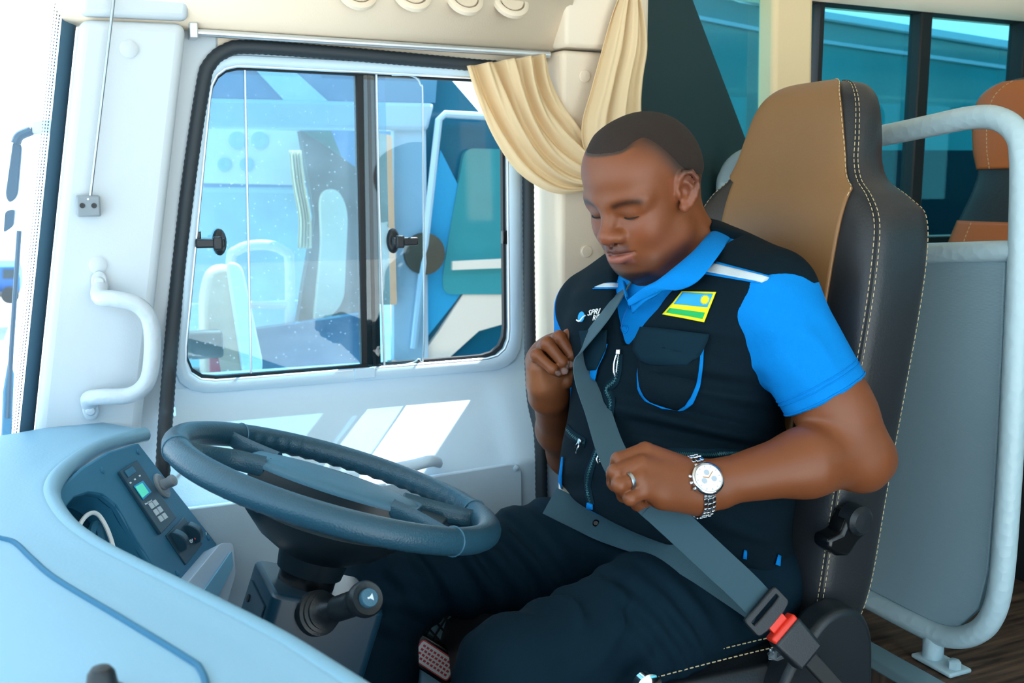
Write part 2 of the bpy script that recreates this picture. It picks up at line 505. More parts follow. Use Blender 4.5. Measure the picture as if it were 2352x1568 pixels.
# door seal: ribbed black gasket
sy_ = [1.705, 1.715, 1.78] + [1.832] * 12 + [1.815, 1.765, 1.715, 1.705]
path = cr_path([aY(p[0], p[1], y) for p, y in zip(seal_px, sy_)], 10)
path = resample(path, 420, closed=False)
rad = [0.0125 if i % 2 else 0.0115 for i in range(len(path))]
sl = struct(MB().tube(path, rad, 10).build('trim_2', 'seal', angle=70), 'black ribbed rubber seal around the driver door')

# ---- driver window: two sliding panes, mullion, latches
win = struct(thing('window_1', kind='structure'), 'sliding driver window with two panes and black mullion')
YG = 1.858
def glasspane(name, px, Y, m, parent, rad=0.0, th=0.004):
    P = wpoly(px, Y)
    if rad: P = round_poly(P, rad)
    return MB().prism(P, (0, th, 0)).build(name, m, parent, smooth=False)
glasspane('front_pane', [(478, 140), (884, 160), (900, 850), (410, 885)], YG, 'window_glass', win, [0.045, 0, 0, 0.055])
glasspane('sliding_pane', [(835, 160), (968, 166), (975, 838), (845, 848)], YG - 0.010, 'window_glass_clear', win, [0, 0.03, 0.03, 0])
# polished pane edges catching light
MB().tube(wpoly([(562, 152), (568, 450), (577, 868)], YG - 0.002), 0.0022, 6).build('pane_edge', 'alu', win)
MB().tube(wpoly([(864, 168), (870, 450), (883, 845)], YG - 0.011), 0.0024, 6).build('pane_edge', 'alu', win)
MB().tube(cr_path(wpoly([(900, 172), (945, 174), (966, 195), (971, 260), (974, 780), (960, 825), (930, 838)], YG - 0.008), 5), 0.0017, 6).build('pane_edge', 'alu', win)
MB().prism(wpoly([(817, 160), (862, 163), (876, 846), (832, 850)], YG - 0.004), (0, 0.02, 0)).build('mullion', 'black_matte', win, bevel=0.003)
MB().prism(wpoly([(845, 163), (851, 163), (864, 846), (857, 847)], YG - 0.009), (0, 0.006, 0)).build('mullion_rib', 'rubber', win)
# thin dark edge of the glass run
Ig, Og = ring_match(round_poly(wpoly([(494, 155), (1157, 189), (1163, 813), (425, 872)], YD), [0.05, 0.035, 0.055, 0.06], 8), win_c, 120)
MB().ring(sy(Og, YG - 0.006), sy(Ig, YG - 0.006), (0, 0.012, 0)).build('glass_run', 'rubber', win)
def latch(px, py, flip):
    c = aY(px, py, YG - 0.016)
    l = MB()
    rot = None
    s = -1 if flip else 1
    l.lathe([(0.020, 0.010), (0.020, 0.004), (0.016, 0.0), (0, -0.001)], c, (0, 1, 0), 20)
    l.V = [Vector((c.x + (v.x - c.x) * 0.62, v.y, c.z + (v.z - c.z) * 1.2)) for v in l.V]
    o = l.build('latch', 'black_plastic', win)
    MB().box(c + Vector((-s * -0.018, -0.012, -0.001)), (0.050, 0.014, 0.016)).build('lever', 'black_plastic', o, bevel=0.003)
    MB().box(c + Vector((0.006 * s, -0.018, -0.001)), (0.016, 0.012, 0.024)).build('pivot', 'black_plastic', o, bevel=0.003)
    return o
latch(505, 556, True); latch(905, 553, False)
MB().box(aY(452, 550, YG - 0.012), (0.014, 0.012, 0.030)).build('catch', 'black_gloss', win, bevel=0.002)
MB().box(aY(1160, 545, YG - 0.012), (0.014, 0.012, 0.028)).build('catch', 'black_gloss', win, bevel=0.002)

# ---- windscreen: curved glass with a dark printed band along the pillar
def wsx(y, z):
    t = min(max((1.845 - y) / 2.25, 0.0), 1.0)
    return (-0.072 + 0.158 * (z - 0.749)) - 0.34 * (4 * t * (1 - t)) ** 0.9 * 0.9
ys = [1.86 - 0.012 * i for i in range(9)] + [1.74 - 0.07 * i for i in range(32)]
zz = [0.40 + 0.1 * i for i in range(15)]
ws = struct(thing('window_2', kind='structure'), 'bright windscreen at the far left with a dark printed edge')
h = MB(); h.grid([[Vector((wsx(y, z), y, z)) for y in ys] for z in zz]); h.build('glass', 'windscreen_glass', ws)
h = MB(); h.grid([[Vector((wsx(y, z) + 0.004, y, z)) for y in [1.862 - 0.0068 * i for i in range(8)]] for z in zz]); h.build('printed_band', 'frit', ws)
# rows of little printed dots fading off the band
dm = MB()
for i in range(170):
    z = 0.70 + 0.0052 * i
    for j in range(3):
        y = 1.862 - 0.0068 * 7 - 0.0065 * (j + 0.7); r = 0.0019 - 0.0004 * j
        P = Vector((wsx(y, z) + 0.003, y, z))
        ty = Vector((wsx(y - 0.01, z) - wsx(y, z), -0.01, 0)).normalized(); tz = Vector((0.158, 0, 1)).normalized()
        dm.add([P + ty * r * math.cos(a) + tz * r * math.sin(a) for a in [k * math.pi / 3 for k in range(6)]], [(0, 1, 2, 3, 4, 5)])
o = dm.build('printed_dots', 'frit', ws, smooth=False); o['kind'] = 'stuff'
# header above the windscreen
h = MB(); h.grid([[Vector((wsx(y, z) + dx, y, z)) for y in ys] for z, dx in ((1.78, -0.01), (1.66, 0.03), (1.62, 0.0))]); struct(h.build('trim_3', 'cream', solid=0.02), 'cream rail above the windscreen')

# ---- rear side wall: dark panel, pillar, black framed windows
rw = struct(thing('wall_side', kind='structure'), 'dark lower side wall behind the driver')
MB().prism(wpoly([(1395, -60), (1568, -60), (1712, 318), (1712, 900), (1395, 900)], 1.84), (0, 0.02, 0)).build('dark_panel', 'dark_panel', rw)
xw0 = aY(1712, 500, 1.85).x
MB().box(((x2 + 4.6) / 2, 1.865, 0.56), (4.6 - x2, 0.03, 1.04)).build('lower_panel', 'black_matte', rw)
pl = struct(thing('wall_pillar_rear', kind='structure'), 'cream pillar between the tinted side windows')
MB().prism(wpoly([(1780, -60), (1872, -60), (1862, 520), (1862, 700), (1768, 700)], 1.81), (0, 0.06, 0)).build('cover', 'cream_warm', pl, bevel=0.012, seg=3)
w3 = struct(thing('window_3', kind='structure'), 'tinted side window beside the dark panel')
glasspane('pane', [(1560, -60), (1790, -60), (1790, 600), (1690, 600), (1690, 318)], 1.86, 'tinted_glass', w3)
MB().prism(wpoly([(1772, -60), (1782, -60), (1772, 560), (1762, 560)], 1.835), (0, 0.03, 0)).build('frame', 'black_matte', w3)
w4 = struct(thing('window_4', kind='structure'), 'black framed sliding side window behind the headrest')
zt = aY(2100, 27, 1.85).z; zb = aY(2160, 538, 1.85).z
xa, xb, xc = aY(1864, 300, 1.85).x, aY(2104, 300, 1.85).x, aY(2335, 300, 1.85).x
glasspane('pane', [(1860, -20), (2110, 8), (2110, 545), (1860, 545)], 1.862, 'tinted_glass', w4)
glasspane('pane', [(2095, 8), (2335, 30), (2335, 545), (2095, 545)], 1.868, 'tinted_glass', w4)
fr = MB()
fr.box(((xa + xc) / 2, 1.855, zt + 0.022), (xc - xa + 0.06, 0.05, 0.05)); fr.build('top_rail', 'black_matte', w4, bevel=0.004)
MB().box(((xa + xc) / 2, 1.855, zb - 0.02), (xc - xa + 0.06, 0.05, 0.035)).build('bottom_rail', 'black_matte', w4, bevel=0.004)
MB().box((xb, 1.855, (zt + zb) / 2), (0.036, 0.04, zt - zb)).build('mullion', 'black_matte', w4, bevel=0.004)
MB().box((xc + 0.01, 1.855, (zt + zb) / 2), (0.06, 0.05, zt - zb)).build('jamb', 'black_matte', w4, bevel=0.004)
MB().box((xa + 0.004, 1.855, (zt + zb) / 2), (0.012, 0.04, zt - zb)).build('jamb', 'black_matte', w4)
pr_ = struct(MB().box((xc + 0.14, 1.84, 1.35), (0.2, 0.08, 0.6)).build('trim_4', 'cream', bevel=0.01), 'cream pillar beyond the rear side window')
MB().box((3.6, 1.865, 1.36), (2.2, 0.02, 0.56)).build('rear_window_glass', 'tinted_glass', rw)
# far end and door-side wall of the saloon (out of view, closes the bus)
struct(MB().box((4.62, 0.7, 1.0), (0.04, 2.4, 1.7)).build('wall_back', 'black_matte'), 'dark rear end of the saloon')
bw = struct(thing('wall_right', kind='structure'), 'saloon wall on the door side')
MB().box((3.1, -0.48, 0.75), (3.0, 0.04, 0.8)).build('lower_panel', 'black_matte', bw)
MB().box((3.1, -0.48, 1.40), (3.0, 0.01, 0.55)).build('pane', 'tinted_glass', bw)

gr = struct(MB().box((0, 4, -0.92), (60, 60, 0.04)).build('ground', 'concrete'), 'pale concrete yard outside the bus')
# ================================================================== dashboard
mat('dash_top', '8ab6cf', 0.5, bump=(260, 0.12))
mat('dash_lip', '7aa6bc', 0.45, bump=(260, 0.15))
mat('dash_dark', '2c7294', 0.5, bump=(300, 0.12))
mat('dash_cavity', '0c3f58', 0.5)
mat('dash_light', 'c0d6ea', 0.45, bump=(300, 0.1))
mat('dash_door', '6fb0d0', 0.35)
mat('seam', '2d6f92', 0.7)
mat('wheel', '274e61', 0.36, bump=(420, 0.35, 'voronoi'), bdist=0.001)
mat('wheel_pad', '3f6d84', 0.45, bump=(420, 0.25))
mat('wheel_dark', '142027', 0.35)
mat('lcd', '4fd8b8', 0.3, emit=0.35)
mat('lcd_frame', '1aa3e0', 0.35)
mat('key_white', 'd5e2ea', 0.5)
mat('mark_white', 'eef6fa', 0.5)
mat('red_led', 'e0322a', 0.4)
mat('device', '26495c', 0.4)

dash = thing('dashboard', 'pale blue-grey dashboard with a curved cowl and switch panel', 'dashboard', (0.0, 1.2, 0.0))
lip_px = [(322, 996), (250, 1016), (190, 1040), (135, 1078), (103, 1115), (98, 1155), (132, 1212), (200, 1266), (290, 1316), (370, 1357), (500, 1425), (620, 1490), (740, 1568), (860, 1650), (960, 1730)]
lipz = [0.80, 0.802, 0.806, 0.808, 0.81, 0.81, 0.81, 0.81, 0.81, 0.81, 0.81, 0.81, 0.81, 0.81, 0.81]
lip = resample(cr_path([aZ(p[0], p[1], z) for p, z in zip(lip_px, lipz)], 6), 90, closed=False)
nl = len(lip)
cen = Vector((0.30, 1.30, 0.8))
outw = []
for i in range(nl):
    t = (lip[min(i + 2, nl - 1)] - lip[max(i - 2, 0)]); t.z = 0; t.normalize()
    o = Vector((t.y, -t.x, 0))
    if o.dot(lip[i] - cen) < 0: o = -o
    outw.append(o)
rows = []
for d, dz in ((-0.016, -0.004), (-0.013, 0.004), (-0.006, 0.009), (0.002, 0.010), (0.012, 0.009), (0.035, 0.010), (0.08, 0.012), (0.14, 0.010), (0.22, 0.000), (0.32, -0.02), (0.45, -0.06)):
    r = []
    for p, o in zip(lip, outw):
        v = p + o * d + Vector((0, 0, dz))
        v.y = min(v.y, 1.80); v.x = max(v.x, wsx(min(v.y, 1.84), 0.8) - 0.02)
        r.append(v)
    rows.append(r)
h = MB(); h.grid(rows); h.build('top_cover', 'dash_top', dash, angle=80)
# padded roll of the cowl
MB().tube([p + Vector((0, 0, 0.0)) - o * 0.010 for p, o in zip(lip, outw)], 0.0125, 12).build('cowl_roll', 'dash_lip', dash)
# inner face of the cowl, falling to the instruments
rows = []
for d, dz in ((-0.012, -0.008), (-0.016, -0.03), (-0.02, -0.07), (-0.024, -0.16), (-0.02, -0.40)):
    rows.append([p + o * d + Vector((0, 0, dz)) for p, o in zip(lip[22:], outw[22:])])
h = MB(); h.grid(rows); h.build('inner_cowl', 'dash_cavity', dash)
# seam groove along the top cover
def dash_z(v):
    best = min(range(nl), key=lambda i: (lip[i] - v).length_squared)
    d = (v - lip[best]).dot(outw[best])
    tb = [(-0.01, 0.006), (0.002, 0.010), (0.012, 0.009), (0.035, 0.010), (0.08, 0.012), (0.14, 0.010), (0.22, 0.0), (0.32, -0.02), (0.45, -0.06)]
    for (a, za), (b, zb) in zip(tb, tb[1:]):
        if d <= b: return lip[best].z + za + (zb - za) * max(0, (d - a) / (b - a))
    return 0.75
sp = resample(cr_path([aZ(p[0], p[1], 0.82) for p in [(-60, 1228), (0, 1240), (35, 1250), (75, 1288), (130, 1335), (280, 1426), (430, 1518), (462, 1545), (478, 1600), (480, 1680)]], 6), 80, closed=False)
MB().tube([Vector((v.x, v.y, dash_z(v) + 0.0008)) for v in sp], 0.0030, 8).build('seam', 'seam', dash)
kb = aZ(236, 1600, 0.82); kb.z = dash_z(kb)
k = MB().lathe([(0.017, 0), (0.017, 0.005), (0.012, 0.008), (0.010, 0.020), (0.007, 0.024), (0, 0.025)], kb, (0, 0, 1), 24); k.build('sensor_knob', 'black_plastic', dash)

# ---- switch panel, turned toward the driver
A = aY(318, 1018, 1.664); B = aY(500, 1249, 1.66)
pn = Vector((0.79, -0.416, 0.447)).normalized()
def onp(px, py, off=0.0):
    d = ray(px, py); o = A + pn * off
    return _c + d * ((o - _c).dot(pn) / d.dot(pn))
panel_px = [(318, 1016), (500, 1250), (405, 1368), (362, 1352), (352, 1300), (312, 1238), (268, 1162), (236, 1136), (205, 1131), (172, 1142), (146, 1172), (138, 1200), (118, 1185), (116, 1158), (140, 1118), (190, 1072), (250, 1036)]
pp = [onp(*p) for p in panel_px]
MB().prism(pp, -pn * 0.012).build('switch_panel', 'dash_dark', dash, bevel=0.003, angle=60)
cav = [(405, 1368), (362, 1352), (352, 1300), (312, 1238), (268, 1162), (236, 1136), (205, 1131), (172, 1142), (146, 1172), (138, 1200)]
cv = cr_path([onp(*p) for p in cav], 4)
h = MB(); h.grid([cv, [v - pn * 0.05 for v in cv]]); h.build('cavity_wall', 'dash_dark', dash)
MB().prism([onp(*p, -0.05) for p in [(420, 1400), (370, 1260), (290, 1140), (200, 1090), (110, 1140), (100, 1260), (250, 1400)]], -pn * 0.01).build('cavity_back', 'dash_cavity', dash)
MB().tube(cr_path([onp(*p, -0.012) for p in [(176, 1262), (176, 1235), (186, 1200), (206, 1179), (226, 1182), (246, 1214), (260, 1256), (270, 1310)]], 6), 0.0032, 8).build('gauge_trim', 'mark_white', dash)
MB().tube(cr_path([onp(*p, -0.030) for p in [(206, 1250), (212, 1215), (222, 1205), (232, 1235), (238, 1290)]], 6), 0.006, 8).build('gauge_hood', 'dash_dark', dash)
for (px, py) in ((317, 1037), (235, 1080), (407, 1316), (478, 1235)):
    MB().lathe([(0.0048, 0), (0.0048, 0.0012), (0.0035, 0.0018), (0, 0.002)], onp(px, py), pn, 16).build('screw_cap', 'dash_dark', dash)
# ---- clock / control unit with screen and keys
dev = MB().prism([onp(*p) for p in [(268, 1086), (308, 1060), (398, 1192), (363, 1229)]], pn * 0.006).build('control_unit', 'device', dash, bevel=0.001)
MB().prism([onp(*p, 0.006) for p in [(306, 1116), (327, 1104), (347, 1130), (328, 1148)]], pn * 0.0015).build('screen_frame', 'lcd_frame', dev, bevel=0.0006)
MB().prism([onp(*p, 0.0075) for p in [(310, 1118), (326, 1109), (341, 1131), (327, 1143)]], pn * 0.0008).build('screen', 'lcd', dev)
for r_ in range(3):
    for c_ in range(2):
        bx, by = 342 + r_ * 10.5 + c_ * 9, 1160 + r_ * 15 - c_ * 6
        MB().prism([onp(bx + x, by + y, 0.006) for x, y in ((-2, -3), (5, -7), (13, 4), (6, 9))], pn * 0.0012).build('key', 'key_white', dev)
for (px, py) in ((299, 1108), (309, 1100), (320, 1092)):
    MB().prism([onp(px + x, py + y, 0.006) for x, y in ((-2, 0), (1, -2), (3, 1), (0, 3))], pn * 0.0006).build('indicator', 'mark_white', dev)
MB().prism([onp(*p, 0.006) for p in [(285, 1082), (303, 1071), (312, 1083), (294, 1096)]], pn * 0.0012).build('card_slot', 'dash_dark', dev)
text_mesh('Auto Control', 0.0042, onp(341, 1153, 0.0064), onp(351, 1147) - onp(331, 1159), onp(341, 1150) - onp(343, 1156), 'mark_white', 'unit_lettering', dev)
# ---- rotary knob in an oval rosette
rc = onp(370, 1116)
ro = MB().lathe([(0.016, 0), (0.016, 0.003), (0.013, 0.005), (0.010, 0.003), (0, 0.003)], rc, pn, 24)
d2 = (onp(379, 1138) - onp(354, 1098)).normalized()
ro.V = [v + d2 * (v - rc).dot(d2) * 0.35 for v in ro.V]
kn = ro.build('rotary_switch', 'bracket_grey', dash)
MB().lathe([(0.0085, 0), (0.0085, 0.016), (0.0095, 0.018), (0.0095, 0.024), (0.007, 0.026), (0, 0.0262)], rc, pn, 20).build('knob', 'bracket_grey', kn)
MB().tube([rc + pn * (0.006 + 0.002 * i) for i in range(2)], 0.0092, 20).build('knob_ring', 'bracket_grey', kn)
# ---- pair of rocker switches
sw = MB().prism([onp(*p) for p in [(379, 1230), (420, 1188), (463, 1250), (424, 1298)]], pn * 0.0025).build('rocker_frame', 'device', dash, bevel=0.0008)
def rocker(c, m):
    P = []
    u_ = (onp(426, 1262) - onp(396, 1218)).normalized(); w_ = (onp(420, 1190) - onp(379, 1230)).normalized()
    rows = []
    for t in [i / 8 for i in range(9)]:
        hgt = 0.006 + 0.010 * math.sin(math.pi * min(1, t * 0.9 + 0.1)) + 0.005 * t
        q = c + u_ * (t - 0.5) * 0.036
        rows.append([q - w_ * 0.0075, q - w_ * 0.0075 + pn * hgt, q + w_ * 0.0075 + pn * hgt, q + w_ * 0.0075])
    h = MB(); h.grid(rows, closed_u=True); h.F += [(0, 1, 2, 3), (32, 33, 34, 35)]
    o = h.build('rocker', m, sw, bevel=0.0015)
    return c + u_ * 0.010 + pn * 0.0215
p1 = rocker(onp(404, 1244), 'device')
p2 = rocker(onp(437, 1226), 'device')
ux_ = (onp(420, 1190) - onp(379, 1230)).normalized(); uy_ = -(onp(426, 1262) - onp(396, 1218)).normalized()
MB().tube([p1 + ux_ * 0.0026 * math.cos(a) + uy_ * 0.0026 * math.sin(a) for a in [k * math.pi / 8 for k in range(16)]], 0.0006, 5, closed=True).build('rocker_symbol', 'mark_white', sw)
MB().box(p1 + ux_ * 0.0052, (0.001, 0.0022, 0.0035)).build('rocker_symbol', 'mark_white', sw)
MB().box(p2 + ux_ * 0.003 - uy_ * 0.002, (0.0012, 0.003, 0.004)).build('rocker_symbol', 'mark_white', sw)
text_mesh('START', 0.004, onp(456, 1240, 0.004), ux_, uy_, 'mark_white', 'rocker_lettering', sw)
MB().lathe([(0.0016, 0), (0.0016, 0.001), (0, 0.0012)], onp(447, 1237, 0.012), pn, 10).build('warning_light', 'red_led', sw)
# ---- pale side bin under the switch panel
bq = [onp(*p, 0.03) for p in [(402, 1372), (507, 1246), (536, 1246), (542, 1318), (515, 1410), (470, 1500), (380, 1500)]]
bn = MB().prism(round_poly(bq, 0.012), -pn * 0.05).build('side_bin', 'dash_light', dash, bevel=0.006, seg=3)
MB().prism(round_poly([onp(*p, 0.031) for p in [(440, 1392), (528, 1266), (532, 1302), (482, 1402), (452, 1440)]], 0.006), pn * 0.004).build('bin_flap', 'dash_door', bn, bevel=0.002)
# lower dash body
MB().prism([(-0.16, 0.0, 0.76), (0.06, 0.0, 0.76), (0.10, 0.0, 0.55), (0.10, 0.0, 0.02), (-0.16, 0.0, 0.02)], (0, 1.0, 0)).build('body', 'dash_light', dash, bevel=0.01)
MB().prism([(-0.16, 1.0, 0.74), (-0.06, 1.0, 0.74), (0.02, 1.0, 0.5), (0.02, 1.0, 0.02), (-0.16, 1.0, 0.02)], (0, 0.72, 0)).build('body', 'dash_light', dash, bevel=0.01)

# ================================================================== steering wheel
WC = Vector((0.331, 1.334, 0.795)); WA = 0.334
wn_ = Vector((math.sin(WA), 0, math.cos(WA))); wu = Vector((math.cos(WA), 0, -math.sin(WA))); wv = Vector((0, 1, 0))
TH = math.radians(-30)
wa = wu * math.cos(TH) + wv * math.sin(TH); wb = -wu * math.sin(TH) + wv * math.cos(TH)   # wheel turned about its hub
def wq(a, b, h=0.0): return wp(a - 0.006, b + 0.016, h)
def wp(a, b, h=0.0): return WC + wa * a + wb * b + wn_ * h
wheel = thing('steering_wheel', 'large dark steering wheel with wide padded hub and finger grips', 'steering wheel', tuple(WC))
R, r = 0.222, 0.0182
rows = []
NS = 240
for i in range(NS):
    t = 2 * math.pi * i / NS
    side = abs(math.sin(t)) > 0.5
    sc = 0.5 + 0.5 * math.cos(t * 60)
    row = []
    for k in range(18):
        p = 2 * math.pi * k / 18
        rr = r
        dx = math.cos(p) * rr; dz = math.sin(p) * rr
        if side and math.cos(p) < 0.2 and math.sin(p) < 0.35: # finger scallops inside and below
            f = 1 - 0.13 * sc
            dx *= f; dz *= f
        row.append(wp((R + dx) * math.cos(t), (R + dx) * math.sin(t), dz))
    rows.append(row)
rows.append(rows[0])
h = MB(); h.grid(rows, closed_u=True); rim = h.build('rim', 'wheel', wheel, angle=75)
for t in (32, 148, 212, 328):
    t = math.radians(t)
    P = [wp((R + (r + 0.0006) * math.cos(p)) * math.cos(t), (R + (r + 0.0006) * math.cos(p)) * math.sin(t), (r + 0.0006) * math.sin(p)) for p in [2 * math.pi * k / 20 for k in range(20)]]
    MB().tube(P, 0.0011, 6, closed=True).build('grip_seam', 'wheel_pad', rim)
# padded hub: elongated dome
def hub_ring(t, hh):
    row = []
    for k in range(56):
        p = 2 * math.pi * k / 56
        c, s = math.cos(p), math.sin(p)
        a_ = 0.128 * math.copysign(abs(c) ** 0.75, c) * t
        b_ = (0.060 - 0.010 * abs(c)) * math.copysign(abs(s) ** 0.8, s) * t
        row.append(wq(a_, b_, hh))
    return row
h = MB(); h.grid([hub_ring(t, hh) for t, hh in ((0.99, -0.008), (1.0, -0.004), (0.97, 0.001), (0.90, 0.004), (0.7, 0.007), (0.4, 0.009), (0.1, 0.010), (0.001, 0.010))], closed_u=True)
pad = h.build('hub_pad', 'wheel_pad', wheel, angle=70)
h = MB(); h.grid([hub_ring(t, hh) for t, hh in ((0.97, -0.004), (0.95, -0.03), (0.9, -0.055))], closed_u=True); h.build('hub_skirt', 'wheel_dark', wheel)
for i in range(4):    # fan of slits in the pad
    P = cr_path([wq(-0.035 + 0.008 * i, 0.036 - 0.005 * i, 0.0052), wq(0.0 + 0.006 * i, 0.034 - 0.008 * i, 0.0068), wq(0.042, 0.028 - 0.010 * i, 0.0062)], 5)
    MB().tube(P, [0.0008 + 0.0010 * min(1, 3 * j / len(P)) for j in range(len(P))], 6).build('slit', 'wheel_dark', pad)
for s in (-1, 1):     # each end: two spokes, a key cluster and the opening between them
    for q in (-1, 1):
        P = cr_path([wq(s * 0.095, q * 0.034, -0.006), wq(s * 0.135, q * 0.052, -0.006), wp(s * 0.175, q * 0.080, -0.004), wp(s * 0.200, q * 0.092, -0.002)], 6)
        MB().tube(P, [0.015 - 0.003 * j / len(P) for j in range(len(P))], 10, flat=0.55).build('spoke', 'wheel', wheel)
    MB().prism(round_poly([wq(s * 0.082, -0.030, 0.003), wq(s * 0.126, -0.034, -0.002), wq(s * 0.126, 0.034, -0.002), wq(s * 0.082, 0.030, 0.003)], 0.010), wn_ * 0.003).build('key_cluster', 'wheel_pad', wheel, bevel=0.001)
    for k in range(4):
        for j in range(2):
            MB().lathe([(0.0020, 0), (0.0020, 0.001), (0, 0.0012)], wq(s * (0.092 + 0.011 * j), -0.021 + 0.014 * k, 0.0048 - 0.0012 * j), wn_, 10).build('key_dot', 'wheel_dark', wheel)
    MB().prism(round_poly([wq(s * 0.126, -0.032, -0.012), wq(s * 0.165, -0.046, -0.014), wq(s * 0.165, 0.046, -0.014), wq(s * 0.126, 0.032, -0.012)], 0.010), wn_ * 0.006).build('thumb_recess', 'wheel_dark', wheel, bevel=0.002)
# boss under the hub
MB().lathe([(0.118, -0.048), (0.112, -0.060), (0.085, -0.085), (0.062, -0.098), (0.050, -0.104), (0.046, -0.128), (0, -0.13)], WC, wn_, 40).build('boss', 'wheel_dark', wheel)

# ================================================================== column and stalk
col = thing('steering_column', 'dark steering column housing with screw holes under the wheel', 'steering column', tuple(wp(0, 0, -0.6)))
def cp(a, b, h): return WC + wu * a + wv * b + wn_ * h
MB().lathe([(0.040, -0.118), (0.040, -0.150), (0.052, -0.153), (0.052, -0.158), (0.034, -0.162), (0.034, -0.20), (0, -0.2)], WC, wn_, 32).build('sleeve', 'black_gloss', col)
mat('column_metal', '0f3042', 0.32, var=(8, 0.15))
P = round_poly([cp(-0.060, -0.072, -0.145), cp(0.10, -0.072, -0.145), cp(0.10, 0.072, -0.145), cp(-0.060, 0.072, -0.145)], 0.014, 4)
hs = MB().prism(P, -wn_ * 0.62).build('housing', 'column_metal', col, bevel=0.006)
MB().prism([cp(-0.0605, -0.05, -0.17), cp(-0.0605, 0.05, -0.17), cp(-0.0605, 0.05, -0.45), cp(-0.0605, -0.05, -0.45)], -wu * 0.002).build('cover_plate', 'column_metal', col)
for (b_, h_) in ((0.03, -0.19), (0.0, -0.235), (0.03, -0.28), (0.0, -0.33)):
    MB().lathe([(0.0055, 0), (0.0055, 0.0012), (0, 0.0012)], cp(-0.063, b_, h_), -wu, 14).build('screw_hole', 'black_matte', col)
st = thing('stalk_switch', 'thick black stalk with a horn button on its round end', 'stalk switch', tuple(cp(0.0, -0.072, -0.2)))
s0 = aY(728, 1408, 1.262); s1 = aY(775, 1398, 1.215); s2 = aY(838, 1376, 1.145)
ax = (s2 - s1).normalized()
MB().lathe([(0.030, -0.005), (0.030, 0.008), (0.026, 0.010), (0.027, 0.016), (0.023, 0.018), (0.024, 0.024), (0.019, 0.027), (0.014, 0.034), (0.012, 0.05)], s0, (s1 - s0), 28).build('boot', 'black_plastic', st)
MB().tube([s0, s1, s1 + ax * 0.01], 0.0105, 14).build('stem', 'black_gloss', st)
L_ = (s2 - s1).length
MB().lathe([(0.010, 0.0), (0.0165, 0.004), (0.0165, L_ * 0.62), (0.0155, L_ * 0.66), (0.0165, L_ * 0.70), (0.0165, L_ - 0.012), (0.021, L_ - 0.008), (0.0225, L_ - 0.002), (0.0225, L_ + 0.005), (0.020, L_ + 0.009), (0.014, L_ + 0.0075), (0, L_ + 0.0075)], s1, ax, 30).build('grip', 'black_plastic', st)
ky = MB().lathe([(0.0118, 0.0), (0.0118, 0.007), (0.0105, 0.009), (0, 0.0095)], s1 + ax * (L_ + 0.006), ax, 26).build('horn_button', 'wheel_pad', st)
hz = s1 + ax * (L_ + 0.0157); hx = Vector((0.3, -0.9, 0)).cross(ax).normalized(); hx = ax.cross(Vector((0, 0, 1))).normalized() * -1; hy = ax.cross(hx).normalized(); hy = hy if hy.z > 0 else -hy
MB().prism([hz + hx * x + hy * y for x, y in ((-0.004, 0.0012), (-0.0005, 0.0012), (0.0035, 0.0045), (0.0035, -0.0045), (-0.0005, -0.0012), (-0.004, -0.0012))], ax * 0.0006).build('horn_symbol', 'mark_white', ky)
# ================================================================== fittings on pillar and header
mat('curtain', 'ffe9c0', 0.9, spec=0.1)
def curtain_translucent():
    m = MATS['curtain']; nt = m.node_tree; N = nt.nodes; L = nt.links
    b = N['Principled BSDF']; out = N['Material Output']
    t = N.new('ShaderNodeBsdfTranslucent'); t.inputs[0].default_value = srgb('ffdda6') + (1,)
    mx = N.new('ShaderNodeMixShader'); mx.inputs[0].default_value = 0.3
    L.new(b.outputs[0], mx.inputs[1]); L.new(t.outputs[0], mx.inputs[2]); L.new(mx.outputs[0], out.inputs['Surface'])
curtain_translucent()
mat('tube_paint', 'b0c8d0', 0.35, bump=(70, 0.5, 'voronoi'))
mat('partition_panel', '8fa9b4', 0.5, bump=(160, 0.25, 'wave', 'Z'))
mat('seat_brown', '8c653e', 0.5, bump=(300, 0.12))
mat('seat_black', '23262a', 0.42, bump=(260, 0.2))
mat('seat_orange', 'b4622a', 0.5, bump=(300, 0.12))
mat('stitch', 'c9b48c', 0.7)
mat('foil', 'b9c4cc', 0.2, metal=0.6)
mat('buckle_red', 'e8331f', 0.4)

gh = thing('grab_handle', 'pale grey looped grab handle bolted to the front pillar', 'grab handle', tuple(aY(225, 800, 1.79)))
hp = cr_path([aY(230, 655, 1.782), aY(230, 682, 1.752), aY(262, 686, 1.738), aY(310, 697, 1.73), aY(340, 726, 1.728), aY(350, 775, 1.728), aY(346, 850, 1.728), aY(330, 888, 1.73), aY(295, 908, 1.736), aY(235, 911, 1.75), aY(206, 915, 1.768), aY(206, 930, 1.782)], 6)
MB().tube(hp, 0.0135, 14).build('bar', 'handle_paint', gh)
for (px, py) in ((228, 646), (208, 941)):
    c = aY(px, py, 1.779)
    o = MB().lathe([(0.0125, 0.010), (0.0125, -0.004), (0.0105, -0.006), (0, -0.006)], c, (0, 1, 0), 22)
    o.V = [Vector((v.x, v.y, c.z + (v.z - c.z) * 1.35)) for v in o.V]
    ft = o.build('foot', 'handle_paint', gh)
    MB().lathe([(0.0085, 0), (0.0085, 0.002), (0.006, 0.005), (0, 0.006)], c - Vector((0, 0.006, 0)), (0, -1, 0), 18).build('bolt_cover', 'handle_paint', ft)
rod = thing('sun_blind_rod', 'thin steel guide rod ending in a grey bracket on the front pillar', 'blind rod', tuple(aY(203, 473, 1.79)))
MB().tube([aY(207, 455, 1.775), aY(266, -40, 1.775)], 0.0026, 10).build('rod', 'steel', rod)
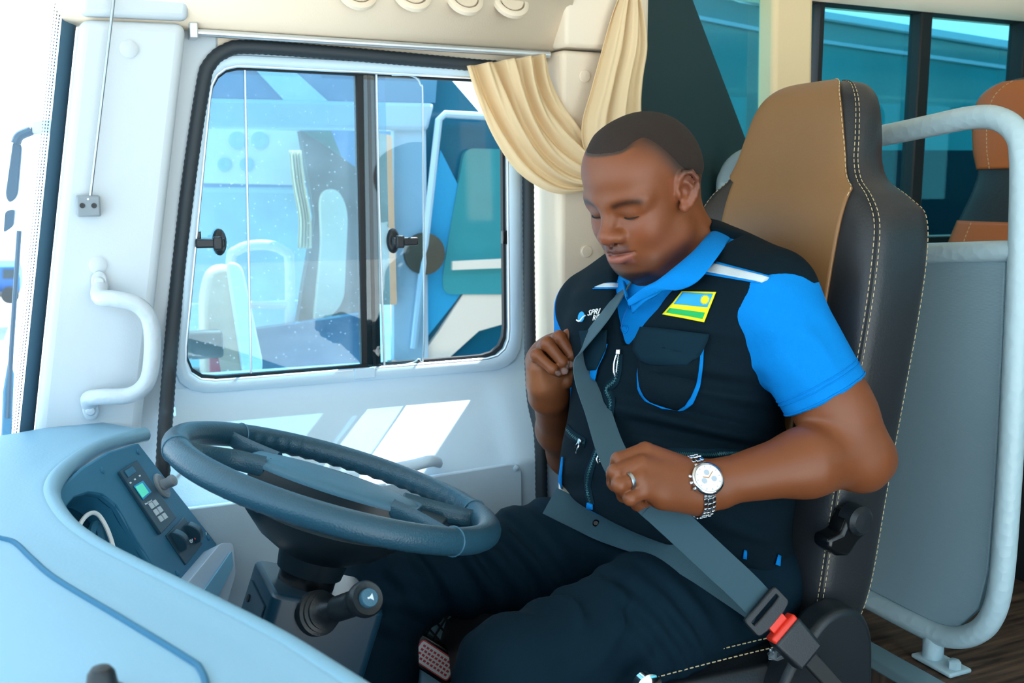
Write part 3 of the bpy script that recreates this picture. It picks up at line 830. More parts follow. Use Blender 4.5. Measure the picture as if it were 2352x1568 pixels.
bk = MB().box(aY(203, 473, 1.780), (0.036, 0.022, 0.034)).build('bracket', 'bracket_grey', rod, bevel=0.003)
for px in (189, 216):
    MB().lathe([(0.0042, 0), (0.0042, 0.0012), (0.002, 0.0012), (0, 0.0006)], aY(px, 472, 1.769), (0, -1, 0), 14).build('screw', 'black_plastic', bk)
MB().lathe([(0.0018, 0), (0.0018, 0.001), (0, 0.001)], aY(202, 457, 1.769), (0, -1, 0), 10).build('screw', 'steel', bk)
rail = thing('curtain_rail', 'slim metal curtain rail above the driver window', 'curtain rail', tuple(aY(440, 72, 1.82)))
MB().tube([aY(442, 74, 1.815), aY(1262, 126, 1.815)], 0.0065, 10).build('tube', 'alu', rail)
MB().box(aY(443, 72, 1.82), (0.014, 0.03, 0.026)).build('end_bracket', 'alu', rail, bevel=0.002)
# round air vents let into the header slope
def header_pt(px, py):
    d = ray(px, py)
    best = None
    for i in range(4000):
        t = 1.2 + i * 0.0003
        p = _c + d * t
        for (ya, za), (yb, zb) in zip(prof_s, prof_s[1:]):
            if yb <= p.y <= ya:
                zz_ = za + (zb - za) * (p.y - ya) / (yb - ya)
                if p.z > zz_: return p, Vector((0, -(za - zb), -(ya - yb))).normalized() if False else Vector((0, zb - za, yb - ya)).normalized()
    return p, Vector((0, -0.8, -0.5))
vents = [((820, -14), 'leftmost'), ((946, -9), 'second from the left'), ((1066, 0), 'second from the right'), ((1172, 8), 'rightmost, half open')]
for (px, py), nm in vents:
    p, nn = header_pt(px, py)
    nn = nn if nn.y < 0 else -nn
    p = p + nn * 0.007
    ve = thing('air_vent', 'round cream air vent in the header, ' + nm + ' of the row', 'air vent', tuple(p), 'air vents in the header')
    MB().lathe([(0.035, -0.008), (0.035, 0.0), (0.031, 0.003), (0.026, 0.003), (0.024, -0.004), (0.0, -0.005)], p, nn, 32).build('bezel', 'cream', ve)
    op = nm.startswith('rightmost')
    for s in (-1, 1):
        hx = Vector((1, 0, 0)); hy = nn.cross(hx)
        P = [p + hx * 0.022 * math.cos(a) + hy * s * (0.0015 + 0.021 * math.sin(a)) + nn * (0.001 + (0.006 * math.sin(a) if op and s > 0 else 0)) for a in [math.pi * k / 12 for k in range(13)]]
        MB().prism(P, nn * 0.0022).build('flap', 'cream', ve)
    MB().box(p - nn * 0.0005, (0.046, 0.003, 0.003)).build('slot', 'black_matte', ve)

# ================================================================== curtains
def cloth(name, label, Lp, Rp, m, pleats, amp, nrow=60, ncol=120, seed=0, loc=None):
    """Lp, Rp: edge curves as (px, py, Y); cloth lofted between them with running folds"""
    Lc = resample(cr_path([aY(*p) for p in Lp], 8), nrow, closed=False)
    Rc = resample(cr_path([aY(*p) for p in Rp], 8), nrow, closed=False)
    rng = random.Random(seed)
    ph = [rng.uniform(0, 6.28) for _ in range(6)]
    rows = []
    for i in range(nrow):
        t = i / (nrow - 1)
        a, b = Lc[i], Rc[i]
        w = (b - a).length
        row = []
        for k in range(ncol):
            u = k / (ncol - 1)
            uu = u + 0.035 * math.sin(3.1 * t * 2 + ph[0] + u * 5) * math.sin(math.pi * u)
            f = math.sin(uu * pleats * 2 * math.pi + ph[1] + 1.2 * math.sin(2.3 * t + ph[2]))
            f = math.copysign(abs(f) ** 0.75, f)
            f2 = math.sin(uu * pleats * 4.6 * math.pi + ph[3] + 3 * t)
            p = a.lerp(b, u)
            edge = min(1, u * 12, (1 - u) * 12)
            p.y += amp(t) * (f * 0.8 + f2 * 0.25) * (0.3 + 0.7 * edge) - 0.012 * math.sin(math.pi * u) * (0.5 + t)
            row.append(p)
        rows.append(row)
    h = MB(); h.grid(rows)
    return tag(h.build(name, m, solid=0.0012, angle=180), label, 'curtain')
cloth('curtain', 'cream curtain swept aside from the driver window rail', 
      [(1070, 152, 1.80), (1094, 225, 1.792), (1130, 310, 1.785), (1180, 385, 1.775), (1235, 428, 1.762), (1290, 446, 1.75), (1345, 438, 1.745), (1380, 425, 1.745)],
      [(1252, 124, 1.80), (1262, 180, 1.79), (1285, 232, 1.78), (1315, 275, 1.77), (1345, 315, 1.76), (1370, 350, 1.752), (1390, 385, 1.746), (1402, 405, 1.745)],
      'curtain', 4.3, lambda t: 0.014 * (1 - t) + 0.006, seed=3)
# the pleated heading standing above the rail
cloth('curtain', 'cream curtain hanging from the ceiling behind the driver and gathered at the pillar', 
      [(1432, -30, 1.74), (1408, 30, 1.742), (1385, 110, 1.742), (1358, 210, 1.742), (1338, 285, 1.742), (1345, 350, 1.742), (1385, 430, 1.74), (1396, 540, 1.74), (1400, 645, 1.74)],
      [(1462, -30, 1.72), (1478, 40, 1.72), (1484, 110, 1.72), (1474, 180, 1.72), (1470, 250, 1.722), (1478, 330, 1.725), (1480, 430, 1.73), (1490, 540, 1.735), (1500, 645, 1.735)],
      'curtain', 2.6, lambda t: 0.011 + 0.004 * t, seed=8)

# ================================================================== seats (backrest lofted from level sections)
def backrest(name, par, Yc, prof_, m_black, p=3.6, n=64):
    """prof_: rows (z, x_centre, half width, thickness)"""
    P = [Vector((z, x, w)) for z, x, w, t in prof_]; T = [Vector((t, 0, 0)) for z, x, w, t in prof_]
    A_ = cr_path(P, 8); T_ = cr_path(T, 8)
    rows = []
    for a, t in zip(A_, T_):
        z, x, w = a; th = t.x
        row = []
        for k in range(n):
            q = 2 * math.pi * k / n
            c, s = math.cos(q), math.sin(q)
            xx = -math.copysign(abs(c) ** (2 / p), c) * th / 2; yy = -math.copysign(abs(s) ** (2 / p), s) * w
            if c > 0:   # bolsters stand forward of the middle
                xx -= 0.018 * min(1, (abs(yy) / max(w, 1e-4)) ** 4) * min(1, w / 0.2)
            else:       # the head part narrows to the back
                yy *= 1 - 0.42 * min(1, max(0, (z - 1.17) / 0.05)) * abs(c) ** 0.7
            row.append(Vector((x + xx, Yc + yy, z)))
        rows.append(row)
    return rows
def surf(rows, i, k, off):
    """point on a backrest loft pushed out by off"""
    m, n = len(rows), len(rows[0])
    i0 = max(0, min(m - 1, i)); 
    k0 = int(math.floor(k)) % n; f = k - math.floor(k)
    p = rows[i0][k0].lerp(rows[i0][(k0 + 1) % n], f)
    du = rows[i0][(k0 + 1) % n] - rows[i0][(k0 - 1) % n]
    dv = rows[min(i0 + 1, m - 1)][k0] - rows[max(i0 - 1, 0)][k0]
    nn = du.cross(dv)
    if nn.length < 1e-9: nn = Vector((-1, 0, 0))
    nn.normalize()
    c = Vector((sum(v.x for v in rows[i0]) / n, sum(v.y for v in rows[i0]) / n, p.z))
    if nn.dot(p - c) < 0: nn = -nn
    return p + nn * off
def stitches(path, parent, dash=0.0055, gap=0.0035, r=0.0007, name='stitching'):
    P = [Vector(p) for p in path]
    Ltot = sum((b - a).length for a, b in zip(P, P[1:]))
    Q = resample(P, max(3, int(Ltot / (dash + gap))), closed=False)
    h = MB()
    for a, b in zip(Q, Q[1:]):
        h.tube([a, a.lerp(b, dash / (dash + gap))], r, 5)
    o = h.build(name, 'stitch', parent); o['kind'] = 'stuff'
    return o
SY = 1.335
seat = thing('driver_seat', 'brown and black leather driver seat with beige stitching', 'seat', (0.95, SY, 0.0))
bprof = [(0.53, 1.060, 0.215, 0.13), (0.60, 1.068, 0.225, 0.15), (0.75, 1.082, 0.232, 0.155), (0.90, 1.100, 0.238, 0.155), (1.02, 1.117, 0.240, 0.155), (1.10, 1.129, 0.236, 0.155), (1.155, 1.137, 0.226, 0.15), (1.19, 1.142, 0.200, 0.14), (1.215, 1.146, 0.166, 0.13), (1.245, 1.150, 0.148, 0.12), (1.280, 1.156, 0.139, 0.115), (1.325, 1.162, 0.126, 0.105), (1.352, 1.166, 0.108, 0.09), (1.368, 1.169, 0.080, 0.06), (1.374, 1.170, 0.03, 0.02)]
rows = backrest('backrest', seat, SY, bprof, 'seat_black')
h = MB(); h.grid(rows, closed_u=True); h.F.append(tuple(range(63, -1, -1))); h.F.append(tuple(len(h.V) - 64 + k for k in range(64)))
back = h.build('backrest', 'seat_black', seat, angle=70)
# brown facing: follows the front, wraps over the top
m_ = len(rows)
def kedge(i, ylim):
    """section index (fractional) where the front reaches |y| = ylim on the near (-y) side"""
    n = 64
    for k in range(0, 17):
        if abs(rows[i][k].y - SY) >= ylim:
            a = abs(rows[i][k - 1].y - SY) if k else 0; b = abs(rows[i][k].y - SY)
            return max(0.0, k - 1 + (ylim - a) / max(b - a, 1e-6))
    return 16
ib = []
for i in range(m_):
    z = rows[i][0].z
    up_ = min(1, max(0, (z - 1.17) / 0.06)); dn_ = min(1, max(0, (1.0 - z) / 0.12))
    hw_ = max(abs(v.y - SY) for v in rows[i])
    yl = min(0.166 - 0.03 * dn_, hw_ * (0.90 - 0.12 * min(1, max(0, (z - 1.25) / 0.10))))
    ib.append((i, kedge(i, yl) if z < 1.36 else min(kedge(i, yl), 12.0)))
br = []
for i, ke in ib:
    if rows[i][0].z > 1.372: continue
    fz_ = min(1, max(0, (rows[i][0].z - 1.212) / 0.022)); kf_ = kedge(i, 0.122) * (1 - fz_) + 14.0 * fz_ if rows[i][0].z > 0.99 else ke
    br.append([surf(rows, i, -kf_ + (kf_ + ke) * j / 24, 0.0022) for j in range(25)])
h = MB(); h.grid(br)
h.build('brown_facing', 'seat_brown', seat, solid=0.004, angle=70)
# seams with double beige stitching on the near bolster, plain on the far one
def seamline(kf, off, i0=0, i1=None):
    return [surf(rows, i, kf(i), off) for i in range(i0, i1 or m_ - 4)]
for sgn in (1, -1):
    f1 = lambda i, s=sgn: s * min(16.0, max(11.5, kedge(i, 0.2 * bw_(i))))
    bw_ = lambda i: 1.0
    MB().tube(seamline(lambda i, s=sgn: s * 12.6, 0.0006), 0.0016, 6).build('piping', 'rubber', seat)
    stitches(seamline(lambda i, s=sgn: s * 12.1, 0.0008), seat)
    stitches(seamline(lambda i, s=sgn: s * 13.2, 0.0008), seat)
    stitches(seamline(lambda i, s=sgn: s * 20.0, 0.0008), seat)
stitches([surf(rows, i, ke - 0.02, 0.0045) for i, ke in ib if rows[i][0].z > 1.19][:-3], seat)
# cushion
crow = []
for (x, z0, z1, hw) in ((0.53, 0.42, 0.47, 0.20), (0.54, 0.39, 0.50, 0.225), (0.58, 0.37, 0.525, 0.235), (0.70, 0.36, 0.530, 0.240), (0.85, 0.36, 0.525, 0.240), (0.98, 0.36, 0.520, 0.240), (1.08, 0.37, 0.50, 0.235), (1.10, 0.40, 0.47, 0.21)):
    row = []
    for k in range(40):
        q = 2 * math.pi * k / 40; c, s = math.cos(q), math.sin(q)
        row.append(Vector((x, SY + hw * math.copysign(abs(c) ** 0.42, c), (z0 + z1) / 2 + (z1 - z0) / 2 * math.copysign(abs(s) ** 0.5, s) + (0.03 * max(0, abs(c) - 0.75) / 0.25 if s > 0.2 else 0))))
    crow.append(row)
h = MB(); h.grid(crow, closed_u=True); h.F.append(tuple(range(39, -1, -1))); h.F.append(tuple(len(h.V) - 40 + k for k in range(40)))
h.build('cushion', 'seat_black', seat, angle=70)
for dy in (0.0, 0.018):
    stitches([Vector((x, SY - 0.232 + dy, 0.533 + 0.012 * math.sin((x - .55) * 4) - (0.006 if dy == 0 else 0))) for x in [0.6 + 0.02 * i for i in range(17)]], seat, r=0.0009)
# base
MB().box((0.80, SY, 0.19), (0.42, 0.36, 0.34)).build('pedestal', 'black_matte', seat, bevel=0.02)
# side cover with the rounded rear shoulder
sc_ = [aY(p[0], p[1], 1.06) for p in [(1790, 1600), (1820, 1530), (1860, 1470), (1900, 1420), (1945, 1400), (1985, 1412), (2006, 1460), (2008, 1540), (2005, 1640), (1990, 1720), (1760, 1720)]]
MB().prism(cr_path(sc_, 4, closed=True), (0, 0.05, 0)).build('side_cover', 'black_plastic', seat, bevel=0.012, seg=4)
# recline lever on the backrest side
lv = [aY(p[0], p[1], 1.075) for p in [(1952, 1182), (1968, 1168), (1990, 1172), (2003, 1200), (1995, 1225), (1972, 1248), (1952, 1278), (1925, 1278), (1903, 1262), (1905, 1238), (1935, 1225)]]
lvo = MB().prism(lv, (0, 0.035, 0)).build('recline_lever', 'black_gloss', seat, bevel=0.006, seg=3)
MB().lathe([(0.022, -0.01), (0.022, 0.014), (0.016, 0.02), (0, 0.021)], aY(1962, 1190, 1.085), (0, -1, 0), 24).build('lever_hub', 'black_plastic', lvo)
for (a, b) in (((1895, 1395), (1882, 1440)), ((1945, 1370), (1952, 1400))):
    MB().tube(cr_path([aY(a[0], a[1], 1.12), aY((a[0] + b[0]) / 2 + 6, (a[1] + b[1]) / 2, 1.12), aY(b[0], b[1], 1.12)], 4), 0.005, 8).build('hinge_bar', 'chrome', seat)
# loose plastic wrap by the buckle
rngw = random.Random(5)
wr = MB(); g = []
for i in range(9):
    g.append([aY(1765 + i * 11 + rngw.uniform(-3, 3), 1488 - i * 1.5 + j * 6 + rngw.uniform(-4, 4), 1.045 + rngw.uniform(-0.01, 0.01)) for j in range(6)])
wr.grid(g); wr.build('plastic_wrap', 'foil', seat, solid=0.0008)
# front pan knob at the bottom of the picture
MB().lathe([(0.02, 0), (0.02, 0.012), (0.015, 0.016), (0, 0.017)], aY(1480, 1572, 1.055), (0, -1, 0), 24).build('seat_knob', 'chrome', seat)

# ---- passenger seat behind the partition
ps = thing('passenger_seat', 'orange and black leather passenger seat behind the partition', 'seat', (2.0, 1.475, 0.4))
PY = 1.475
pprof = [(0.85, 1.89, 0.250, 0.12), (0.95, 1.90, 0.248, 0.12), (1.05, 1.915, 0.240, 0.12), (1.13, 1.928, 0.222, 0.11), (1.19, 1.938, 0.200, 0.11), (1.24, 1.947, 0.194, 0.11), (1.29, 1.955, 0.212, 0.12), (1.36, 1.965, 0.228, 0.12), (1.41, 1.97, 0.215, 0.11), (1.44, 1.975, 0.15, 0.08), (1.45, 1.978, 0.03, 0.02)]
rows = backrest('backrest', ps, PY, pprof, 'seat_black')
h = MB(); h.grid(rows, closed_u=True); h.F.append(tuple(range(63, -1, -1))); h.F.append(tuple(len(h.V) - 64 + k for k in range(64)))
h.build('backrest', 'seat_black', ps, angle=70)
for nm, za, zb_ in (('head_facing', 1.245, 1.435), ('lower_facing', 0.86, 1.135)):
    sel = [i for i in range(len(rows)) if za <= rows[i][0].z <= zb_]
    h = MB(); h.grid([[surf(rows, i, -12.2 + 24.4 * j / 24, 0.002) for j in range(25)] for i in sel]); h.build(nm, 'seat_orange', ps, solid=0.004, angle=70)
    for kk in (-6.5, 6.5):
        stitches([surf(rows, i, kk, 0.0045) for i in sel], ps)
MB().box((1.86, PY, 0.80), (0.40, 0.46, 0.14)).build('cushion', 'seat_orange', ps, bevel=0.04, seg=4)
MB().box((1.92, PY, 0.56), (0.30, 0.36, 0.33)).build('pedestal', 'black_matte', ps, bevel=0.01)

# ================================================================== partition behind the driver
PX = 1.32
part = thing('partition', 'grey partition with a dimpled tube frame behind the driver seat', 'partition', tuple(aX(2150, 1530, PX)))
rp = lambda pts: [aX(p[0], p[1], PX) for p in pts]
fpath = rp([(1668, 640), (1660, 500), (1668, 430)]) 
loop = [(1672, 800), (1664, 470), (1672, 400), (1710, 362), (1800, 346), (2010, 314), (2140, 288), (2225, 271), (2290, 272), (2335, 305), (2349, 370), (2345, 565), (2334, 800), (2318, 1100), (2300, 1330), (2275, 1420), (2230, 1458), (2170, 1460), (2090, 1425), (1950, 1352), (1850, 1302)]
tp = cr_path(rp(loop), 6)
MB().tube(tp, 0.0185, 16).build('tube_frame', 'tube_paint', part)
MB().tube(rp([(1700, 590), (2340, 576)]), 0.0165, 14).build('cross_rail', 'tube_paint', part)
pq = [aX(p[0], p[1], PX) for p in [(1700, 592), (2308, 600), (2300, 800), (2284, 1110), (2268, 1310), (2246, 1398), (2196, 1444), (2140, 1428), (1950, 1330), (1850, 1280)]]
MB().prism(pq, (0.012, 0, 0)).build('panel', 'partition_panel', part, bevel=0.002)
ftp = aX(2146, 1448, PX); ftb = aX(2141, 1530, PX); ftb.y = ftp.y; ftb.z = 0.402
MB().tube([ftp, ftb], 0.0175, 16).build('foot', 'tube_paint', part)
fp_ = MB().box(ftb + Vector((0, -0.018, 0.004)), (0.05, 0.085, 0.008)).build('foot_plate', 'tube_paint', part, bevel=0.003)
MB().lathe([(0.011, 0), (0.011, 0.012), (0.008, 0.014), (0, 0.014)], ftb + Vector((0, -0.045, 0.008)), (0, 0, 1), 6).build('bolt', 'tube_paint', fp_)
fc = aX(2190, 1478, PX)
# ================================================================== distance-field modelling (bodies, cloth)
def npv(*a): return np.array(a, dtype=np.float64)
def pxY(px, py, Y): return np.array(aY(px, py, Y))
def smin(a, b, k):
    if k <= 0: return np.minimum(a, b)
    h = np.maximum(k - np.abs(a - b), 0.0) / k
    return np.minimum(a, b) - h * h * k * 0.25
def smax(a, b, k): return -smin(-a, -b, k)
def cap(a, b, r1, r2=None):
    a = np.asarray(a, np.float32); b = np.asarray(b, np.float32); r2 = np.float32(r1 if r2 is None else r2); r1 = np.float32(r1)
    ab = b - a; L2 = np.float32(max(ab @ ab, 1e-12))
    def f(P):
        q = P - a
        t = np.clip(q @ ab / L2, 0, 1)
        d = q - t[:, None] * ab
        return np.sqrt((d * d).sum(1)) - (r1 + (r2 - r1) * t)
    return f
def ell(c, r, M=None):
    """ellipsoid; M rows = local axes"""
    c = np.asarray(c, np.float32); r = np.asarray(r, np.float32); r2 = r * r
    M = None if M is None else np.asarray(M, np.float32)
    def f(P):
        q = P - c
        if M is not None: q = q @ M.T
        k0 = np.sqrt(((q / r) ** 2).sum(1)); k1 = np.sqrt(((q / r2) ** 2).sum(1))
        return k0 * (k0 - 1.0) / np.maximum(k1, 1e-9)
    return f
def plane(p, n):
    p = np.asarray(p, np.float32); n = np.asarray(n, np.float32); n = n / np.linalg.norm(n)
    return lambda P: (P - p) @ n
def chain(pts, rad, k=0.0):
    return [('u', cap(pts[i], pts[i + 1], rad[i], rad[i + 1]), k) for i in range(len(pts) - 1)]
def feval(ops, P):
    P = P.astype(np.float32); d = np.full(len(P), 10.0, dtype=np.float32)
    for o in ops:
        t, fn, k = o
        v = fn(P)
        if t == 'u': d = smin(d, v, k)
        elif t == 's': d = smax(d, -v, k)
        elif t == 'i': d = smax(d, v, k)
        elif t == 'd': d = d + v
    return d
def cull(ops, c, R):
    vals = [(o, float(o[1](c[None])[0]) if o[0] != 'd' else 0.0) for o in ops]
    dm = min([v for o, v in vals if o[0] == 'u'] + [9.0])
    out = []
    for o, v in vals:
        if o[0] == 'u' and v <= dm + 3.0 * R + o[2]: out.append(o)
        elif o[0] == 's' and v < 1.8 * R + o[2] + 0.004: out.append(o)
        elif o[0] == 'i' and v > -(1.8 * R + o[2] + 0.004): out.append(o)
        elif o[0] == 'd': out.append(o)
    return out
def mesh_field(ops, lo, hi, h, B=4, S=4, slack=1.8):
    """sparse surface nets. h: voxel; blocks of B voxels, super blocks of S blocks"""
    lo = np.asarray(lo, float); hi = np.asarray(hi, float)
    H = h * B; HS = H * S
    ns = np.ceil((hi - lo) / HS).astype(int)
    g = np.stack(np.meshgrid(*[np.arange(n) for n in ns], indexing='ij'), -1).reshape(-1, 3)
    cen = lo + (g + 0.5) * HS
    d = feval(ops, cen)
    g = g[np.abs(d) < HS * 0.87 * slack + 0.004]
    lb = np.stack(np.meshgrid(*[np.arange(S)] * 3, indexing='ij'), -1).reshape(-1, 3)
    lv = np.stack(np.meshgrid(*[np.arange(B + 1)] * 3, indexing='ij'), -1).reshape(-1, 3)
    blocks = []; vals = []
    for s in g:
        c = lo + (s + 0.5) * HS
        oo = cull(ops, c, HS * 0.87)
        if not oo: continue
        bi = s * S + lb
        db = feval(oo, lo + (bi + 0.5) * H)
        bi = bi[np.abs(db) < H * 0.87 * slack + 0.002]
        if not len(bi): continue
        P = lo + ((bi[:, None, :] * B + lv[None]) * h).reshape(-1, 3)
        v = feval(oo, P).reshape(len(bi), B + 1, B + 1, B + 1)
        keep = (v.reshape(len(bi), -1).min(1) < 0) & (v.reshape(len(bi), -1).max(1) > 0)
        # keep face-only neighbours too: sign change needs the cell, so blocks without a change hold no vertex
        blocks.append(bi[keep]); vals.append(v[keep])
    bi = np.concatenate(blocks); v = np.concatenate(vals)
    n = len(bi)
    cs = [(a, b, c) for a in (0, 1) for b in (0, 1) for c in (0, 1)]
    corner = {c: v[:, c[0]:B + c[0], c[1]:B + c[1], c[2]:B + c[2]] for c in cs}
    neg = sum((corner[c] < 0).astype(np.int8) for c in cs)
    act = (neg > 0) & (neg < 8)
    acc = np.zeros(act.shape + (3,)); cnt = np.zeros(act.shape)
    for a in cs:
        for ax in range(3):
            if a[ax] == 0:
                b = list(a); b[ax] = 1; b = tuple(b)
                va, vb = corner[a], corner[b]
                m = (va < 0) != (vb < 0)
                t = np.where(m, va / np.where(m, va - vb, 1.0), 0)
                for q in range(3):
                    acc[..., q] += np.where(m, a[q] + (t if q == ax else 0), 0)
                cnt += m
    idx = np.argwhere(act)
    cell = bi[idx[:, 0]] * B + idx[:, 1:]
    pos = acc[act] / cnt[act][:, None]
    V = lo + (cell + pos) * h
    NN = (ns * S * B + 4).astype(np.int64)
    key = lambda c: ((c[:, 0] + 1).astype(np.int64) * NN[1] + (c[:, 1] + 1)) * NN[2] + (c[:, 2] + 1)
    kk = key(cell); order = np.argsort(kk); ks = kk[order]
    F = []
    for ax in range(3):
        sl0 = [slice(0, B)] * 3; sl1 = [slice(0, B)] * 3; sl1[ax] = slice(1, B + 1)
        v0 = v[(slice(None),) + tuple(sl0)]; v1 = v[(slice(None),) + tuple(sl1)]
        e = np.argwhere((v0 < 0) != (v1 < 0))
        if not len(e): continue
        flip = v0[tuple(e.T)] < 0
        gp = bi[e[:, 0]] * B + e[:, 1:]
        o1, o2 = [(1, 2), (2, 0), (0, 1)][ax]
        quad = []
        for (da, db_) in ((-1, -1), (0, -1), (0, 0), (-1, 0)):
            c = gp.copy(); c[:, o1] += da; c[:, o2] += db_
            kq = key(c); p = np.searchsorted(ks, kq); p = np.minimum(p, len(ks) - 1)
            quad.append(np.where(ks[p] == kq, order[p], -1))
        Q = np.stack(quad, 1)
        ok = (Q >= 0).all(1)
        Q = np.where(flip[:, None], Q, Q[:, ::-1])
        F.append(Q[ok])
    return V, np.concatenate(F)
def field_obj(name, ops, lo, hi, h, m, parent=None, colfn=None, slack=1.8, mats=None, smooth_it=0):
    V, Fq = mesh_field(ops, lo, hi, h, slack=slack)
    E_ = np.concatenate([Fq[:, [0, 1]], Fq[:, [1, 2]], Fq[:, [2, 3]], Fq[:, [3, 0]]]); E_ = np.concatenate([E_, E_[:, ::-1]])
    cn = np.maximum(np.bincount(E_[:, 0], minlength=len(V)), 1)
    for lam in (0.5, 0.3):
        av = np.stack([np.bincount(E_[:, 0], weights=V[E_[:, 1], q], minlength=len(V)) / cn for q in range(3)], 1)
        V = np.where((cn > 1)[:, None], V + (av - V) * lam, V)
    me = bpy.data.meshes.new(name)
    me.vertices.add(len(V)); me.vertices.foreach_set('co', V.astype(np.float32).ravel())
    me.loops.add(len(Fq) * 4); me.loops.foreach_set('vertex_index', Fq.astype(np.int32).ravel())
    me.polygons.add(len(Fq)); me.polygons.foreach_set('loop_start', np.arange(0, len(Fq) * 4, 4, dtype=np.int32))
    me.polygons.foreach_set('use_smooth', np.ones(len(Fq), dtype=bool))
    me.update(calc_edges=True); me.validate()
    me.materials.append(MATS[m])
    if colfn is not None:
        at = me.color_attributes.new('tone', 'FLOAT_COLOR', 'POINT')
        c = np.ones((len(me.vertices), 4), dtype=np.float32); c[:, :3] = colfn(V)
        at.data.foreach_set('color', c.ravel())
    o = bpy.data.objects.new(name, me)
    link(o, parent)
    return o
def march(ops, px, py, t0=0.9, t1=2.2, off=0.0):
    """hit points of pixel rays on a field (arrays) and normals"""
    px = np.asarray(px, float).ravel(); py = np.asarray(py, float).ravel()
    D = np.array([tuple(ray(a, b)) for a, b in zip(px, py)]); ln = np.linalg.norm(D, axis=1); D = D / ln[:, None]
    O = np.array(tuple(_c))
    t = np.full(len(px), t0)
    for _ in range(90):
        d = feval(ops, O + D * t[:, None])
        t = np.where(t < t1, t + np.clip(d * 0.8, -0.02, 0.05), t)
        if np.all((np.abs(d) < 2e-4) | (t >= t1)): break
    P = O + D * t[:, None]
    e = 0.003
    N = np.stack([feval(ops, P + np.eye(3)[i] * e) - feval(ops, P - np.eye(3)[i] * e) for i in range(3)], 1)
    N /= np.maximum(np.linalg.norm(N, axis=1)[:, None], 1e-9)
    return P + N * off, N
def px_patch(ops, Lp, Rp, name, m, parent, off=0.002, nr=14, nc=14, th=0.002, bulge=0.0, smooth_z=True):
    """cloth patch laid on a field; Lp/Rp pixel polylines down the left and right edges"""
    f = lambda P, n: [np.array((v.x, v.y)) for v in resample([Vector((p[0], p[1], 0)) for p in P], n, closed=False)]
    L, Rr = f(Lp, nr), f(Rp, nr)
    U = np.array([[L[i] * (1 - j / (nc - 1)) + Rr[i] * (j / (nc - 1)) for j in range(nc)] for i in range(nr)])
    P, N = march(ops, U[..., 0], U[..., 1], off=off)
    if bulge:
        i, j = np.meshgrid(np.linspace(0, 1, nr), np.linspace(0, 1, nc), indexing='ij')
        P = P + N * (bulge * np.sin(np.pi * i) * np.sin(np.pi * j)).ravel()[:, None]
    h = MB(); h.grid([[Vector(P[i * nc + j]) for j in range(nc)] for i in range(nr)])
    return h.build(name, m, parent, solid=th, angle=60)
def px_line(ops, pts, n, off=0.0):
    q = resample(cr_path([Vector((p[0], p[1], 0)) for p in pts], 8), n, closed=False)
    P, N = march(ops, [v.x for v in q], [v.y for v in q], off=off)
    return [Vector(p) for p in P], [Vector(v) for v in N]
# ================================================================== the driver
HP = math.radians(22); HYAW = math.radians(18); HROLL = math.radians(0)
def head_axes():
    F_ = npv(-math.cos(HP), 0, -math.sin(HP)); U_ = npv(-math.sin(HP), 0, math.cos(HP)); L_ = np.cross(U_, F_)
    # roll about forward, then yaw about vertical
    U2 = U_ * math.cos(HROLL) + L_ * math.sin(HROLL); L2 = L_ * math.cos(HROLL) - U_ * math.sin(HROLL)
    cz, sz = math.cos(HYAW), math.sin(HYAW)
    Rz = np.array([[cz, -sz, 0], [sz, cz, 0], [0, 0, 1]])
    return np.stack([Rz @ F_, Rz @ L2, Rz @ U2])
HM = head_axes()                       # rows: forward, left, up
HE = npv(0.816, 1.319, 1.194)
HS3 = npv(0.92, 0.97, 0.945)           # depth, breadth, height of this head          # midpoint between the ears
def hw(f, l, u): return HE + HM.T @ (npv(f, l, u) * HS3)
def hel(c, r, rot=None): 
    M = HM if rot is None else rot @ HM
    return ell(hw(*c), npv(*r) * HS3, M)
def hcap(a, b, r1, r2=None): return cap(hw(*a), hw(*b), r1 * 0.95, None if r2 is None else r2 * 0.95)
def rotm(axis, deg):
    a = math.radians(deg); c, s = math.cos(a), math.sin(a)
    return {'f': np.array([[1, 0, 0], [0, c, s], [0, -s, c]]), 'l': np.array([[c, 0, -s], [0, 1, 0], [s, 0, c]]), 'u': np.array([[c, s, 0], [-s, c, 0], [0, 0, 1]])}[axis]
head = [
    ('u', hel((-0.004, 0, 0.046), (0.098, 0.0765, 0.080)), 0),
    ('u', hel((-0.030, 0, 0.020), (0.070, 0.072, 0.070)), 0.03),
    ('u', hel((0.040, 0, 0.052), (0.056, 0.062, 0.060)), 0.03),
    ('u', hel((0.038, 0, -0.012), (0.055, 0.062, 0.062)), 0.03),
    ('u', hel((0.030, 0, -0.058), (0.052, 0.053, 0.046)), 0.03),
    ('u', hel((0.072, 0, -0.097), (0.020, 0.028, 0.019)), 0.03),
    ('u', hel((0.078, 0, -0.054), (0.028, 0.035, 0.027)), 0.02),
]
for s in (-1, 1):
    head += [
        ('u', hel((0.055, s * 0.040, -0.030), (0.030, 0.024, 0.028)), 0.025),
        ('u', hcap((0.088, s * 0.014, 0.0205), (0.070, s * 0.052, 0.020), 0.0125, 0.010), 0.018),
        ('u', hcap((0.010, s * 0.054, -0.058), (0.055, s * 0.034, -0.086), 0.018, 0.017), 0.03),
        ('s', hel((0.100, s * 0.033, 0.004), (0.017, 0.019, 0.0115)), 0.016),
        ('u', hel((0.0760, s * 0.033, 0.0025), (0.0145, 0.0165, 0.0125)), 0.005),
        ('u', hcap((0.0885, s * 0.018, 0.010), (0.074, s * 0.050, 0.010), 0.0065, 0.006), 0.010),
    ]
head += [
    ('u', hcap((0.086, 0, 0.016), (0.1135, 0, -0.024), 0.0085, 0.0115), 0.014),
    ('u', hel((0.1120, 0, -0.0285), (0.0128, 0.0140, 0.0112)), 0.008),
]
